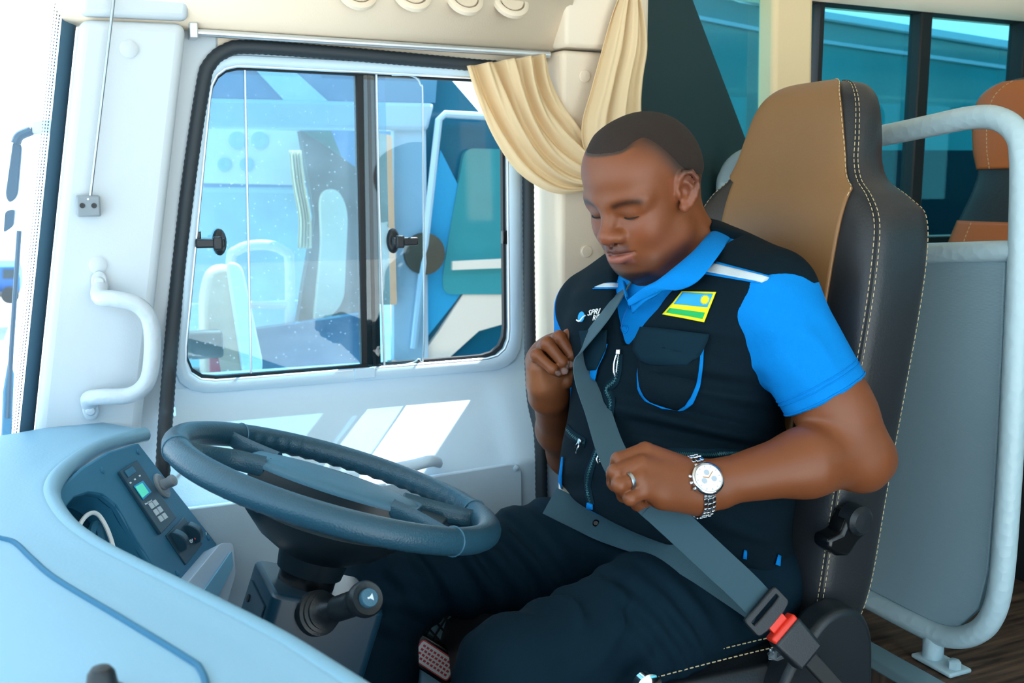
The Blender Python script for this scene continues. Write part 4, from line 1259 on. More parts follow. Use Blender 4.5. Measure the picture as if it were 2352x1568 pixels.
for s in (-1, 1):
    head += [('u', hel((0.1010, s * 0.0165, -0.0305), (0.0130, 0.0100, 0.0098)), 0.007),
             ('s', hel((0.1065, s * 0.0085, -0.0405), (0.0055, 0.0045, 0.0045)), 0.003)]
# lips
head += [
    ('u', hcap((0.1035, 0.006, -0.0515), (0.1035, -0.006, -0.0515), 0.0074), 0.008),
    ('u', hcap((0.1025, 0.004, -0.0695), (0.1025, -0.004, -0.0695), 0.0105), 0.008),
]
for s in (-1, 1):
    head += [('u', hcap((0.103, s * 0.007, -0.0520), (0.086, s * 0.028, -0.0590), 0.0072, 0.0038), 0.006),
             ('u', hcap((0.102, s * 0.006, -0.0690), (0.086, s * 0.027, -0.0615), 0.0096, 0.0040), 0.006),
             ('s', hcap((0.1115, s * 0.000, -0.0592), (0.092, s * 0.030, -0.0598), 0.0026, 0.0016), 0.0045)]
head += [('s', hcap((0.1050, -0.014, -0.0860), (0.1050, 0.014, -0.0860), 0.007), 0.014),
         ('s', hcap((0.110, 0, -0.040), (0.1075, 0, -0.046), 0.003), 0.005)]
# ears: shell, rim, bowl, lobe
def ear(s):
    T = rotm('u', s * -22) 
    o = []
    c0 = npv(0.004, s * 0.0775, 0.006)
    def e(f, l, u):   # ear-local: f forward, l outward, u up, leaning back
        a = math.radians(-12)
        f2 = f * math.cos(a) + u * math.sin(a); u2 = -f * math.sin(a) + u * math.cos(a)
        q = npv(f2, 0, u2); 
        b = math.radians(24)
        return tuple(c0 + npv(q[0] * math.cos(b), s * (l + -q[0] * math.sin(b)), q[2]))
    o.append(('u', hel(e(-0.004, 0.001, 0.002), (0.017, 0.0055, 0.029), T), 0.006))
    rim = [(0.012, 0.002, 0.006), (0.011, 0.004, 0.020), (0.003, 0.006, 0.0295), (-0.009, 0.007, 0.029), (-0.0175, 0.007, 0.018), (-0.019, 0.007, 0.004), (-0.015, 0.006, -0.010), (-0.008, 0.005, -0.021), (0.001, 0.003, -0.027), (0.006, 0.002, -0.024)]
    for a, b in zip(rim, rim[1:]): o.append(('u', hcap(e(*a), e(*b), 0.0040), 0.003))
    o.append(('u', hel(e(0.001, 0.003, -0.024), (0.0085, 0.0055, 0.0085)), 0.005))
    o.append(('s', hel(e(0.003, 0.008, 0.000), (0.0095, 0.0085, 0.012), T), 0.004))
    o.append(('s', hcap(e(-0.002, 0.009, 0.021), e(-0.012, 0.010, 0.010), 0.0045), 0.003))
    anti = [(-0.003, 0.005, 0.014), (-0.010, 0.0055, 0.006), (-0.010, 0.005, -0.006), (-0.004, 0.0045, -0.014)]
    for a, b in zip(anti, anti[1:]): o.append(('u', hcap(e(*a), e(*b), 0.0030), 0.003))
    o.append(('u', hel(e(0.0115, 0.003, -0.003), (0.0045, 0.0045, 0.007)), 0.004))
    return o
head += ear(1) + ear(-1)
# ---- trunk frame: chest turned toward the camera
TY = math.radians(20)
TM = np.stack([npv(-math.cos(TY), -math.sin(TY), 0), npv(math.sin(TY), -math.cos(TY), 0), npv(0, 0, 1)])   # forward, left, up
LSH = pxY(1778, 688, 1.150); RSH = pxY(1362, 715, 1.515)
NB = npv(0.925, 1.335, 1.095)
neck = [('u', cap(hw(-0.030, 0, -0.040), NB + npv(-0.012, 0, -0.03), 0.058, 0.064), 0.035),
        ('u', cap(hw(0.010, 0, -0.062), NB + npv(-0.055, 0.0, -0.05), 0.046, 0.050), 0.03)]
def torso_ops(g):
    """trunk grown by g"""
    o = [('u', ell(npv(0.905, 1.335, 0.985), (0.108 + g, 0.168 + g, 0.135 + g), TM), 0.0),
         ('u', ell(npv(0.880, 1.330, 0.840), (0.128 + g, 0.165 + g, 0.150 + g), TM), 0.06),
         ('u', ell(npv(0.885, 1.325, 0.735), (0.150 + g, 0.168 + g, 0.125 + g), TM), 0.05),
         ('u', ell(npv(0.935, 1.325, 0.610), (0.125 + g, 0.175 + g, 0.105 + g), None), 0.05),
         ('u', cap(NB + npv(0.0, -0.03, -0.015), LSH + npv(0, 0.012, 0.004), 0.050 + g, 0.056 + g), 0.05),
         ('u', cap(NB + npv(-0.01, 0.03, -0.015), RSH + npv(0, -0.012, 0.004), 0.050 + g, 0.056 + g), 0.05)]
    # pectoral mass
    for s in (1, -1):
        o.append(('u', ell(npv(0.905, 1.335, 0.975) + TM.T @ npv(0.065, s * 0.075, 0), (0.050 + g, 0.075 + g, 0.070 + g), TM), 0.05))
    return o
# ---- arms
LEL = pxY(1972, 1042, 1.055); LWR = pxY(1618, 1116, 1.072)
LFM = pxY(1850, 1062, 1.055)
REL = pxY(1312, 1040, 1.640); RWR = pxY(1262, 915, 1.492)
RFM = pxY(1285, 985, 1.58)
larm = [('u', cap(LSH, LEL + (LSH - LEL) * 0.25, 0.056, 0.050), 0.03), ('u', cap(LEL + (LSH - LEL) * 0.3, LEL, 0.050, 0.044), 0.03),
        ('u', cap(LEL, LFM, 0.043, 0.0455), 0.02), ('u', cap(LFM, LWR, 0.0455, 0.0265), 0.02),
        ('u', cap(pxY(2012, 1062, 1.05), pxY(1985, 1075, 1.05), 0.022, 0.028), 0.03),
        ('s', cap(pxY(1838, 984, 1.000), pxY(1905, 974, 1.000), 0.004), 0.014), ('u', cap(pxY(1650, 1098, 1.07), pxY(1600, 1098, 1.075), 0.020), 0.02), ('u', cap(pxY(1650, 1134, 1.068), pxY(1600, 1132, 1.072), 0.018), 0.02)]
rarm = [('u', cap(RSH, REL, 0.056, 0.044), 0.03), ('u', cap(REL, RFM, 0.042, 0.040), 0.02), ('u', cap(RFM, RWR, 0.040, 0.028), 0.02)]
# ---- hands: knuckle chains laid out joint by joint
def finger(pts, r):
    P = [pxY(*p) for p in pts]
    return P, chain(P, r, 0.0)
def hand_ops(wrist, palm, fingers, kf=0.0025):
    o = list(palm)
    for pts, r in fingers:
        P, ch = finger(pts, r)
        sub = []
        for q in ch: sub.append(('u', q[1], 0.003))
        # each finger is its own tapered chain, then joined to the palm
        o.append(('u', (lambda P_, s_=sub: feval(s_, P_)), kf))
        # knuckle swellings
        for j in (1, 2):
            o.append(('u', ell(P[j], (r[j] * 1.04,) * 3), 0.003))
    return o
lf = [([(1482, 1034, 1.088), (1420, 1055, 1.084), (1407, 1089, 1.094), (1403, 1110, 1.102)], [0.0112, 0.0092, 0.0078, 0.0064]),
      ([(1472, 1064, 1.070), (1412, 1083, 1.066), (1412, 1112, 1.080), (1424, 1126, 1.094)], [0.0112, 0.0094, 0.0082, 0.0070]),
      ([(1467, 1096, 1.060), (1422, 1113, 1.056), (1432, 1138, 1.080), (1462, 1140, 1.098)], [0.0110, 0.0094, 0.0082, 0.0072]),
      ([(1476, 1127, 1.056), (1447, 1144, 1.052), (1464, 1158, 1.072), (1490, 1152, 1.088)], [0.0104, 0.0088, 0.0080, 0.0070]),
      ([(1560, 1078, 1.098), (1500, 1056, 1.122), (1450, 1064, 1.128), (1424, 1080, 1.126)], [0.0150, 0.0120, 0.0105, 0.0085])]
lpalm = []
wl_ = [pxY(1608, 1094, 1.078), pxY(1608, 1108, 1.074), pxY(1606, 1124, 1.072), pxY(1604, 1138, 1.072)]
for w, (pts, r) in zip(wl_, lf[:4]):
    lpalm.append(('u', cap(w, pxY(*pts[0]), 0.0195, 0.0114), 0.014))
lpalm.append(('u', cap(pxY(1590, 1120, 1.088), pxY(1510, 1090, 1.088), 0.020, 0.016), 0.022))
lpalm.append(('u', ell(pxY(1446, 1102, 1.094), (0.024, 0.018, 0.024)), 0.012))
lpalm.append(('u', cap(pxY(1600, 1140, 1.074), pxY(1520, 1142, 1.066), 0.018, 0.014), 0.022))
lhand = hand_ops(LWR, lpalm, lf)
rf = [([(1290, 782, 1.482), (1307, 770, 1.446), (1327, 802, 1.432), (1327, 822, 1.437)], [0.0120, 0.0105, 0.0088, 0.0074]),
      ([(1266, 790, 1.484), (1284, 775, 1.440), (1314, 816, 1.424), (1311, 838, 1.430)], [0.0125, 0.0112, 0.0092, 0.0078]),
      ([(1244, 803, 1.486), (1256, 788, 1.437), (1293, 832, 1.418), (1297, 851, 1.425)], [0.0122, 0.0110, 0.0092, 0.0078]),
      ([(1228, 826, 1.486), (1232, 815, 1.440), (1270, 848, 1.418), (1284, 858, 1.426)], [0.0115, 0.0102, 0.0084, 0.0070]),
      ([(1272, 890, 1.470), (1302, 872, 1.452), (1325, 852, 1.446), (1334, 838, 1.444)], [0.0160, 0.0130, 0.0108, 0.0085])]
rpalm = []
wr_ = [pxY(1272, 905, 1.486), pxY(1264, 905, 1.488), pxY(1256, 905, 1.490), pxY(1250, 905, 1.490)]
for w, (pts, r) in zip(wr_, rf[:4]):
    rpalm.append(('u', cap(w, pxY(*pts[0]), 0.021, 0.0145), 0.022))
rpalm += [('u', cap(pxY(1244, 882, 1.468), pxY(1236, 845, 1.462), 0.024, 0.019), 0.02),
          ('u', cap(pxY(1270, 885, 1.472), pxY(1284, 850, 1.456), 0.021, 0.016), 0.02)]
rhand = hand_ops(RWR, rpalm, rf)
# ---- legs
LHP = npv(0.945, 1.225, 0.585); RHP = npv(0.935, 1.425, 0.585)
LKN = pxY(1172, 1545, 1.165); RKN = pxY(905, 1322, 1.475)
LAN = npv(0.37, 1.16, 0.09); RAN = npv(0.345, 1.475, 0.09)
def leg_ops(g, H, K, A):
    return [('u', cap(H, H + (K - H) * 0.45, 0.092 + g, 0.088 + g), 0.04), ('u', cap(H + (K - H) * 0.45, K, 0.088 + g, 0.066 + g), 0.03),
            ('u', cap(K, K + (A - K) * 0.35, 0.060 + g, 0.060 + g), 0.04), ('u', cap(K + (A - K) * 0.35, A, 0.060 + g, 0.042 + g), 0.03)]
body_ops = torso_ops(-0.006)
body_ops.pop(3)
body_ops += [('i', plane((0, 0, 0.72), (0, 0, -1)), 0.02)] + neck + head + larm + rarm + lhand + rhand
# head must be unioned last over neck for order; fields are order tolerant here

# ---- colour of the skin, in head coordinates
def sst(x, a, b):
    t = np.clip((x - a) / (b - a), 0, 1); return t * t * (3 - 2 * t)
def bump_noise(P, s):
    return (np.sin(P[:, 0] * s + 1.3 * np.sin(P[:, 1] * s * 0.7)) * np.sin(P[:, 1] * s * 1.1 + np.sin(P[:, 2] * s)) * np.sin(P[:, 2] * s * 0.9 + 2))
def hair_mask(Q):
    """1 inside the close-cropped hair; Q head coords"""
    f, l, u = Q[:, 0], np.abs(Q[:, 1]), Q[:, 2]
    # hairline: straight across the brow top, corner at the temple, falls behind it
    line_front = 0.098 - 0.0 * l
    side = 0.098 - 0.115 * sst(-f, -0.062, 0.03) - 0.02 * sst(-f, 0.03, 0.09)
    line = np.where(l < 0.034, 0.094, 0.094 + (side - 0.094) * sst(l, 0.034, 0.050))
    line = np.where(f < 0.028, np.minimum(line, 0.094 - 1.25 * (0.028 - f)), line)
    return u - line
def skin_col(V):
    Q = (V - HE) @ HM.T / HS3
    f, l, u = Q[:, 0], Q[:, 1], Q[:, 2]; al = np.abs(l)
    base = np.array(srgb('7c4527')); col = np.tile(base, (len(V), 1))
    near = (np.abs(Q) < 0.16).all(1)
    def mix(c, w):
        nonlocal col
        w = np.clip(w, 0, 1)[:, None]; col = col * (1 - w) + np.array(srgb(c)) * w
    n = bump_noise(V, 260)
    mix('834a2c', 0.35 * (bump_noise(V, 45) > 0.1) * 0.6)
    # cheeks and nose run redder
    mix('8a462c', near * 0.5 * np.exp(-((f - 0.075) ** 2 + (al - 0.04) ** 2 + (u + 0.025) ** 2) / 0.0006))
    mix('8f4d3a', near * 0.5 * np.exp(-((f - 0.118) ** 2 + al ** 2 + (u + 0.028) ** 2) / 0.0003))
    # stubble fade of the sides and nape
    hm = hair_mask(Q)
    side = np.maximum(sst(al, 0.040, 0.056) * (f < 0.080), sst(-f, -0.01, 0.03))
    mix('49332a', near * 0.72 * side * sst(hm, -0.026, 0.016) * (0.92 + 0.08 * n))
    mix('35261f', near * side * 0.9 * sst(hm, 0.004, 0.034))
    mix('3a2a22', near * (1 - side) * sst(hm, -0.0015, 0.002))
    # brows
    bw = np.exp(-((u - (0.0215 + 0.10 * (al - 0.03) - 2.6 * (al - 0.034) ** 2 * 3)) / 0.0060) ** 2) * sst(al, 0.011, 0.020) * (1 - sst(al, 0.054, 0.066)) * (f > 0.04)
    mix('2a1c17', near * bw * (0.86 + 0.14 * bump_noise(V, 900)))
    # lids a little darker
    mix('6d4534', near * 0.45 * np.exp(-((al - 0.033) ** 2 / 0.00022 + (u - 0.004) ** 2 / 0.00010)) * (f > 0.06))
    # lips
    lipw = (1 - sst(al, 0.023, 0.030)) * (f > 0.078)
    mix('5f372d', near * lipw * sst(u, -0.0605, -0.0585) * (1 - sst(u, -0.0475, -0.0445)))
    mix('97584b', near * lipw * sst(u, -0.0810, -0.0770) * (1 - sst(u, -0.0605, -0.0590)) * 0.85)
    mix('3b1f1c', near * lipw * np.exp(-((u + 0.0597) / 0.0014) ** 2) * 0.6)
    # faint moustache and chin beard
    mix('4a2f25', near * 0.5 * (f > 0.07) * sst(u, -0.050, -0.046) * (1 - sst(u, -0.0425, -0.036)) * (1 - sst(al, 0.020, 0.034)) * (0.8 + 0.3 * n))
    mix('1d1310', near * 0.95 * sst(-u, 0.092, 0.101) * (1 - sst(al, 0.034, 0.046)) * sst(f, 0.020, 0.045))
    mix('3b271f', near * 0.45 * sst(-u, 0.060, 0.085) * sst(f, 0.0, 0.02) * (u > -0.13))
    # nostrils
    mix('2a1410', near * np.exp(-((f - 0.1065) ** 2 + (al - 0.0085) ** 2 + (u + 0.0405) ** 2) / 0.000012))
    # inside of the ear
    mix('8d4c34', near * 0.4 * (al > 0.07) * (np.abs(f) < 0.03) * (np.abs(u) < 0.035))
    # palm side of the raised hand is lighter
    rp_ = pxY(1244, 872, 1.455)
    mix('b9764f', 0.6 * np.exp(-((V - rp_) ** 2).sum(1) / 0.0009))
    # finger nails
    for (px, py, Y, r) in ((1322, 815, 1.425, 0.0068), (1309, 838, 1.416, 0.0070), (1297, 852, 1.412, 0.0064), (1282, 857, 1.412, 0.0045), (1400, 1106, 1.113, 0.0055)):
        q = pxY(px, py, Y)
        # measured across the line of sight so the nail lies on the visible pad
        dv = np.array(tuple(ray(px, py))); dv = dv / np.linalg.norm(dv)
        w = V - q; w = w - (w @ dv)[:, None] * dv
        dd = np.sqrt((w ** 2).sum(1))
        mix('d8b0a4', 0.9 * (1 - sst(dd, r * 0.8, r)) * (np.abs((V - q) @ dv) < 0.010))
    return col
def attr_mat(name, rough, sss=0.0, bump=None, spec=0.4):
    m = mat(name, 'ffffff', rough, bump=bump, sss=sss, spec=spec, bdist=0.0006)
    a = m.node_tree.nodes.new('ShaderNodeAttribute'); a.attribute_name = 'tone'
    m.node_tree.links.new(a.outputs['Color'], m.node_tree.nodes['Principled BSDF'].inputs['Base Color'])
    return m
attr_mat('skin', 0.42, sss=0.0, bump=(900, 0.25))
mat('hair', '2f211a', 0.85, bump=(1400, 1.0))
mat('lash', '140d0b', 0.7)
mat('polo_blue', '0083d6', 0.85, sheen=0.0, spec=0.15, bump=(1500, 0.35, 'voronoi'))
mat('polo_dark', '0b74c8', 0.8)
mat('vest', '041822', 0.88, spec=0.15, bump=(900, 0.3))
mat('vest_edge', '082532', 0.85, spec=0.15)
mat('trouser', '051f2c', 0.85, spec=0.15, bump=(900, 0.25))
mat('reflective', 'c3cdd2', 0.35, bump=(200, 0.3))
mat('flag_yellow', 'f2e500', 0.7); mat('flag_blue', '1f9fe0', 0.7); mat('flag_green', '17b35e', 0.7)
mat('webbing', '42626f', 0.6, bump=(420, 0.6, 'wave'))
mat('zip_teeth', '2f6068', 0.4, metal=0.4)

man = thing('person', 'seated man in black utility vest and blue polo shirt pulling on his seat belt', 'person', (0.93, 1.33, 0.0))
body = field_obj('body', body_ops, (0.56, 0.95, 0.66), (1.12, 1.75, 1.36), 0.0022, 'skin', man, skin_col)
# ================================================================== clothes
hair_ops = [o for o in head[:7]] 
def hair_off(P):
    Q = (P.astype(np.float64) - HE) @ HM.T / HS3
    hm = hair_mask(Q); al = np.abs(Q[:, 1])
    side = np.maximum(sst(al, 0.040, 0.056) * (Q[:, 0] < 0.080), sst(-Q[:, 0], -0.01, 0.03))
    n = bump_noise(P.astype(np.float64), 700)
    off = -0.0030 + 0.0060 * (sst(hm, -0.0015, 0.0035) * (1 - side) * (0.5 + 0.5 * sst(hm, 0.0, 0.03)) + sst(hm, 0.018, 0.055) * side) + 0.0004 * n
    return (-off).astype(np.float32)
field_obj('hair', hair_ops + [('d', hair_off, 0), ('i', (lambda P: (-0.006 - hair_mask((P.astype(np.float64) - HE) @ HM.T / HS3)).astype(np.float32)), 0.0)],
          HE - 0.14, HE + 0.15, 0.0022, 'hair', man)
for s in (-1, 1):    # lash line on the lowered lids
    P = []
    for t in [i / 12 for i in range(13)]:
        a = math.radians(-62 + 124 * t)
        P.append(Vector(hw(0.0760 + 0.0150 * math.cos(a) * 0.97, s * 0.033 + 0.0166 * math.sin(a), 0.0025 - 0.0052 - 0.0022 * math.cos(a))))
    MB().tube(P, [0.0004 + 0.0009 * math.sin(math.pi * i / 12) ** 0.6 for i in range(13)], 6).build('eyelashes', 'lash', man)

def folds(P, terms):
    """sum of soft creases: (centre, dir, wavelength, amp, radius, along)"""
    d = np.zeros(len(P), dtype=np.float32)
    for c, n, wl_, a, r in terms:
        q = P - np.asarray(c, np.float32); n = np.asarray(n, np.float32); n = n / np.linalg.norm(n)
        x = q @ n
        wob = 0.25 * wl_ * np.sin(q[:, 0] * 17 + q[:, 2] * 11 + q[:, 1] * 9)
        w = np.exp(-(q * q).sum(1) / (r * r))
        f = np.sin((x + wob) * (6.2832 / wl_))
        d += a * w * (np.abs(f) ** 0.7 * np.sign(f))
    return -d
# ---- polo shirt
HEM_C = LEL + (LSH - LEL) * 0.42
arm_d = (LSH - LEL) / np.linalg.norm(LSH - LEL)
RHEM = REL + (RSH - REL) * 0.45; rarm_d = (RSH - REL) / np.linalg.norm(RSH - REL)
sleeve_l = [('u', cap(LSH + npv(0, 0.01, 0.0), LEL, 0.066, 0.061), 0.0), ('i', plane(pxY(1915, 920, 1.03) , -arm_d + npv(0.05, 0, 0)), 0.004)]
sleeve_r = [('u', cap(RSH, REL, 0.064, 0.056), 0.0), ('i', plane(RHEM, -rarm_d), 0.004)]
shirt_folds = [(pxY(1760, 760, 1.10), (0.5, 0.2, 0.9), 0.060, 0.0018, 0.08), (pxY(1850, 840, 1.04), (0.9, 0, 0.45), 0.045, 0.0025, 0.07), (pxY(1720, 830, 1.12), (1, 0.3, -0.3), 0.03, 0.0012, 0.05)]
shirt_ops = torso_ops(0.006) + [('i', plane((0, 0, 0.70), (0, 0, -1)), 0.004),
    ('u', lambda P: feval(sleeve_l, P), 0.03), ('u', lambda P: feval(sleeve_r, P), 0.03),
    ('s', cap(hw(-0.005, 0, -0.05), NB + npv(-0.03, 0, -0.025), 0.068, 0.064), 0.006),
    ('d', lambda P: folds(P, shirt_folds), 0)]
shirt = field_obj('polo_shirt', shirt_ops, (0.66, 0.93, 0.68), (1.10, 1.75, 1.17), 0.0032, 'polo_blue', man)
# ribbed cuff lines on the near sleeve
for off, w in ((0.004, 0.0012), (0.020, 0.0009), (0.026, 0.0009)):
    c = pxY(1915, 920, 1.03) + arm_d * off
    nn = arm_d - npv(0.05, 0, 0); nn /= np.linalg.norm(nn)
    a1 = np.cross(nn, [0, 1, 0]); a1 /= np.linalg.norm(a1); a2 = np.cross(nn, a1)
    axp = LEL + (LSH - LEL) * (((c - LEL) @ nn) / ((LSH - LEL) @ nn))
    P = []
    for k in range(48):
        dv = a1 * math.cos(k * math.pi / 24) + a2 * math.sin(k * math.pi / 24)
        t = 0.03
        for _ in range(30): t += -float(feval(shirt_ops, (axp + dv * t)[None])[0]) * 0.9
        P.append(Vector(axp + dv * (t + 0.0004)))
    MB().tube(P, w, 6, closed=True).build('cuff_rib', 'polo_blue', shirt)
# collar: fold-over band with wings
cl = [((1448, 690, 1.292), (1444, 704, 1.288)), ((1478, 662, 1.262), (1520, 668, 1.235)), ((1508, 645, 1.246), (1562, 666, 1.212)), ((1545, 616, 1.232), (1605, 645, 1.188)), ((1590, 578, 1.236), (1646, 594, 1.192)),
      ((1622, 542, 1.262), (1672, 556, 1.222)), ((1642, 520, 1.320), (1684, 540, 1.290)), ((1622, 520, 1.385), (1650, 540, 1.400)), ((1560, 560, 1.420), (1560, 590, 1.450)), ((1490, 595, 1.415), (1472, 622, 1.440)), ((1446, 622, 1.385), (1424, 628, 1.400)), ((1438, 648, 1.345), (1440, 664, 1.345)), ((1444, 682, 1.305), (1446, 698, 1.300))]
inn = cr_path([aY(*a) for a, b in cl], 6); out_ = cr_path([aY(*b) for a, b in cl], 6)
rows = []
cc = Vector(NB) + Vector((-0.03, 0, 0))
for t, lift in ((-0.12, -0.012), (0.0, 0.0), (0.06, 0.004), (0.18, 0.007), (0.45, 0.006), (0.8, 0.003), (1.0, 0.0)):
    row = []
    for a, b in zip(inn, out_):
        d = (b - a); nrm = (a - cc); nrm.z = abs(nrm.z) * 0.3 + 0.02; nrm.normalize()
        p = a.lerp(b, t) + nrm * lift
        if t < 0: p = a - nrm * 0.004 + Vector((0, 0, -0.022))
        row.append(p)
    rows.append(row)
h = MB(); h.grid(rows); h.build('collar', 'polo_blue', shirt, solid=0.0028, sub=1, angle=180)
for (px, py) in ((1468, 693), (1436, 756)):
    P, N = march(shirt_ops, [px], [py])
    P = Vector(P[0]); N = Vector(N[0])
    MB().lathe([(0.0062, 0.0), (0.0062, 0.0016), (0.0048, 0.0024), (0.004, 0.0014), (0, 0.0012)], P, N, 20).build('button', 'polo_blue', shirt)
pkL, _ = px_line(shirt_ops, [(1452, 690), (1432, 730), (1424, 785)], 20, off=0.001)
MB().tube(pkL, 0.001, 5).build('placket_edge', 'polo_dark', shirt)
# ---- trousers
tr_folds = []
tr_folds.append((pxY(1090, 1250, 1.42), (0.86, 0.1, 0.5), 0.046, 0.0060, 0.20))     # slanting creases on the far thigh
tr_folds.append((pxY(1010, 1270, 1.42), (0.90, 0.0, 0.42), 0.031, 0.0030, 0.12))
tr_folds += [(pxY(1300, 1330, 1.17), (0.7, 0.3, -0.6), 0.05, 0.007, 0.07), (pxY(1400, 1400, 1.13), (0.5, 0.2, -0.8), 0.045, 0.005, 0.08), (pxY(1560, 1440, 1.10), (0.8, 0, 0.5), 0.04, 0.005, 0.09),
             (pxY(1230, 1250, 1.32), (0.9, 0.2, 0.4), 0.035, 0.004, 0.06), (pxY(870, 1380, 1.43), (0.3, 0, 1), 0.05, 0.004, 0.08), (pxY(1180, 1180, 1.42), (1, 0.1, 0.2), 0.035, 0.003, 0.06)]
pelvis = [('u', ell(npv(0.935, 1.325, 0.605), (0.130, 0.180, 0.105), None), 0.0), ('u', ell(npv(0.86, 1.325, 0.64), (0.10, 0.13, 0.075), None), 0.05)]
tr_ops = pelvis + leg_ops(0.004, LHP, LKN, LAN) + leg_ops(0.004, RHP, RKN, RAN) + [('i', plane((0, 0, 0.74), (0, 0, 1)), 0.004), ('d', lambda P: folds(P, tr_folds), 0)]
trousers = field_obj('trousers', tr_ops, (0.25, 1.03, 0.04), (1.1, 1.62, 0.78), 0.0042, 'trouser', man)
for A_ in (LAN, RAN):
    sh = [('u', cap(A_ + npv(0.02, 0, -0.045), A_ + npv(-0.14, 0, -0.055), 0.040, 0.034), 0), ('u', cap(A_ + npv(0, 0, 0.0), A_ + npv(0.01, 0, -0.03), 0.045, 0.042), 0.03), ('i', plane((0, 0, 0.004), (0, 0, -1)), 0.004)]
    field_obj('shoe', sh, A_ - npv(0.22, 0.07, 0.09), A_ + npv(0.10, 0.07, 0.08), 0.006, 'black_gloss', man)
# ---- utility vest
v0 = pxY(1425, 800, 1.30)
VC = march(torso_ops(0.016), [1432], [792])[0][0]          # bottom of the neck opening
def vee(P):
    q = (P - VC.astype(np.float32)) @ TM.T.astype(np.float32)
    wid = 0.005 + 0.62 * np.maximum(q[:, 2], 0)
    d = np.abs(q[:, 1] - 0.10 * q[:, 2]) - wid
    return np.maximum(d * 0.8, np.maximum(-q[:, 2], -(q[:, 0] + 0.12))).astype(np.float32)
def armhole(S, E, r):
    return cap(S + (S - E) * 0.10, E, r, r)
vest_folds = [(pxY(1560, 985, 1.16), (0.15, 0, 1), 0.045, 0.0065, 0.11), (pxY(1640, 1000, 1.16), (0.2, 0, 1), 0.030, 0.004, 0.10), (pxY(1420, 960, 1.24), (0, 0, 1), 0.06, 0.004, 0.07),
              (pxY(1370, 700, 1.40), (0.4, 0, 1), 0.05, 0.003, 0.05), (pxY(1320, 1090, 1.32), (0.3, 0.2, 1), 0.06, 0.003, 0.07),
              (pxY(1560, 700, 1.20), (-0.6, 0, 1), 0.05, 0.002, 0.06), (pxY(1700, 1230, 1.13), (0.3, 0, 1), 0.05, 0.004, 0.08)]
AL = LSH + npv(0.005, 0.030, -0.005)
AR = RSH + npv(0.0, -0.030, -0.005)
vest_ops = torso_ops(0.016) + [
    ('u', ell(npv(0.885, 1.325, 0.735), (0.168, 0.186, 0.150), TM), 0.04),
    ('s', cap(pxY(1815, 745, 1.08), LEL + npv(-0.04, -0.02, -0.10), 0.066, 0.090), 0.012),
    ('s', cap(AR + npv(0.02, 0.075, 0.0), REL + npv(0, 0.04, -0.05), 0.082, 0.082), 0.010),
    ('s', vee, 0.006),
    ('s', cap(hw(-0.005, 0, -0.05), NB + npv(-0.02, 0, -0.012), 0.066, 0.066), 0.006),
    ('i', plane(aY(1360, 1185, 1.27), (-0.30, 0.1, -1)), 0.008),
    ('d', lambda P: folds(P, vest_folds), 0)]
vest = field_obj('utility_vest', vest_ops, (0.64, 1.08, 0.52), (1.10, 1.62, 1.20), 0.0034, 'vest', man)
# reflective shoulder tapes with blue borders
for Lp, Rp in (([(1648, 602), (1604, 628)], [(1770, 634), (1750, 652)]), ([(1395, 650), (1362, 664)], [(1445, 648), (1432, 664)])):
    px_patch(vest_ops, Lp, Rp, 'tape_border', 'polo_blue', vest, off=0.0014, nr=8, nc=16, th=0.001)
    f = lambda P, a: [tuple(np.array(P[0]) * (1 - t) + np.array(P[1]) * t) for t in (a, 1 - a)]
    px_patch(vest_ops, f(Lp, 0.17), f(Rp, 0.17), 'reflective_tape', 'reflective', vest, off=0.0026, nr=6, nc=16, th=0.001)
# flag patch
def quad(u0, u1, w0, w1, c=((1568, 670), (1646, 671), (1618, 741), (1523, 723))):
    c = [np.array(p, float) for p in c]
    q = lambda u, w: tuple((c[0] * (1 - u) + c[1] * u) * (1 - w) + (c[3] * (1 - u) + c[2] * u) * w)
    n = 5
    return [q(u0, w0 + (w1 - w0) * i / n) for i in range(n + 1)], [q(u1, w0 + (w1 - w0) * i / n) for i in range(n + 1)]
fl_ = px_patch(vest_ops, *quad(0, 1, 0, 1), 'flag_patch', 'flag_yellow', vest, off=0.002, th=0.0016)
px_patch(vest_ops, *quad(0.06, 0.94, 0.06, 0.52), 'blue_field', 'flag_blue', fl_, off=0.0032, th=0.001)
px_patch(vest_ops, *quad(0.06, 0.94, 0.71, 0.91), 'green_band', 'flag_green', fl_, off=0.0032, th=0.001)
sc0 = np.array(quad(0.80, 0.80, 0.28, 0.28)[0][0])
P, N = march(vest_ops, [sc0[0]], [sc0[1]], off=0.0036); P = Vector(P[0]); N = Vector(N[0]); t1 = N.cross(Vector((0, 0, 1))).normalized(); t2 = N.cross(t1)
star = []
for k in range(48):
    rr = 0.0078 if k % 2 else 0.0048
    star.append(P + (t1 * math.cos(k * math.pi / 24) + t2 * math.sin(k * math.pi / 24)) * rr)
MB().prism(star, N * 0.0008).build('sun_emblem', 'flag_yellow', fl_)
# chest pocket (near side): blue-lined pouch under a flap
px_patch(vest_ops, [(1472, 828), (1466, 860), (1468, 895), (1486, 925), (1520, 942)], [(1618, 800), (1614, 850), (1608, 890), (1592, 926), (1560, 946)], 'pocket_lining', 'polo_blue', vest, off=0.003, th=0.003, bulge=0.004)
px_patch(vest_ops, [(1474, 822), (1470, 862), (1476, 892), (1494, 918), (1528, 932)], [(1610, 815), (1606, 850), (1598, 890), (1580, 920), (1558, 938)], 'pocket', 'vest', vest, off=0.0055, th=0.004, bulge=0.009)
px_patch(vest_ops, [(1480, 752), (1466, 780), (1462, 806), (1476, 824), (1500, 832)], [(1632, 764), (1630, 775), (1620, 800), (1606, 824), (1580, 838)], 'pocket_flap', 'vest_edge', vest, off=0.008, th=0.004, bulge=0.008)
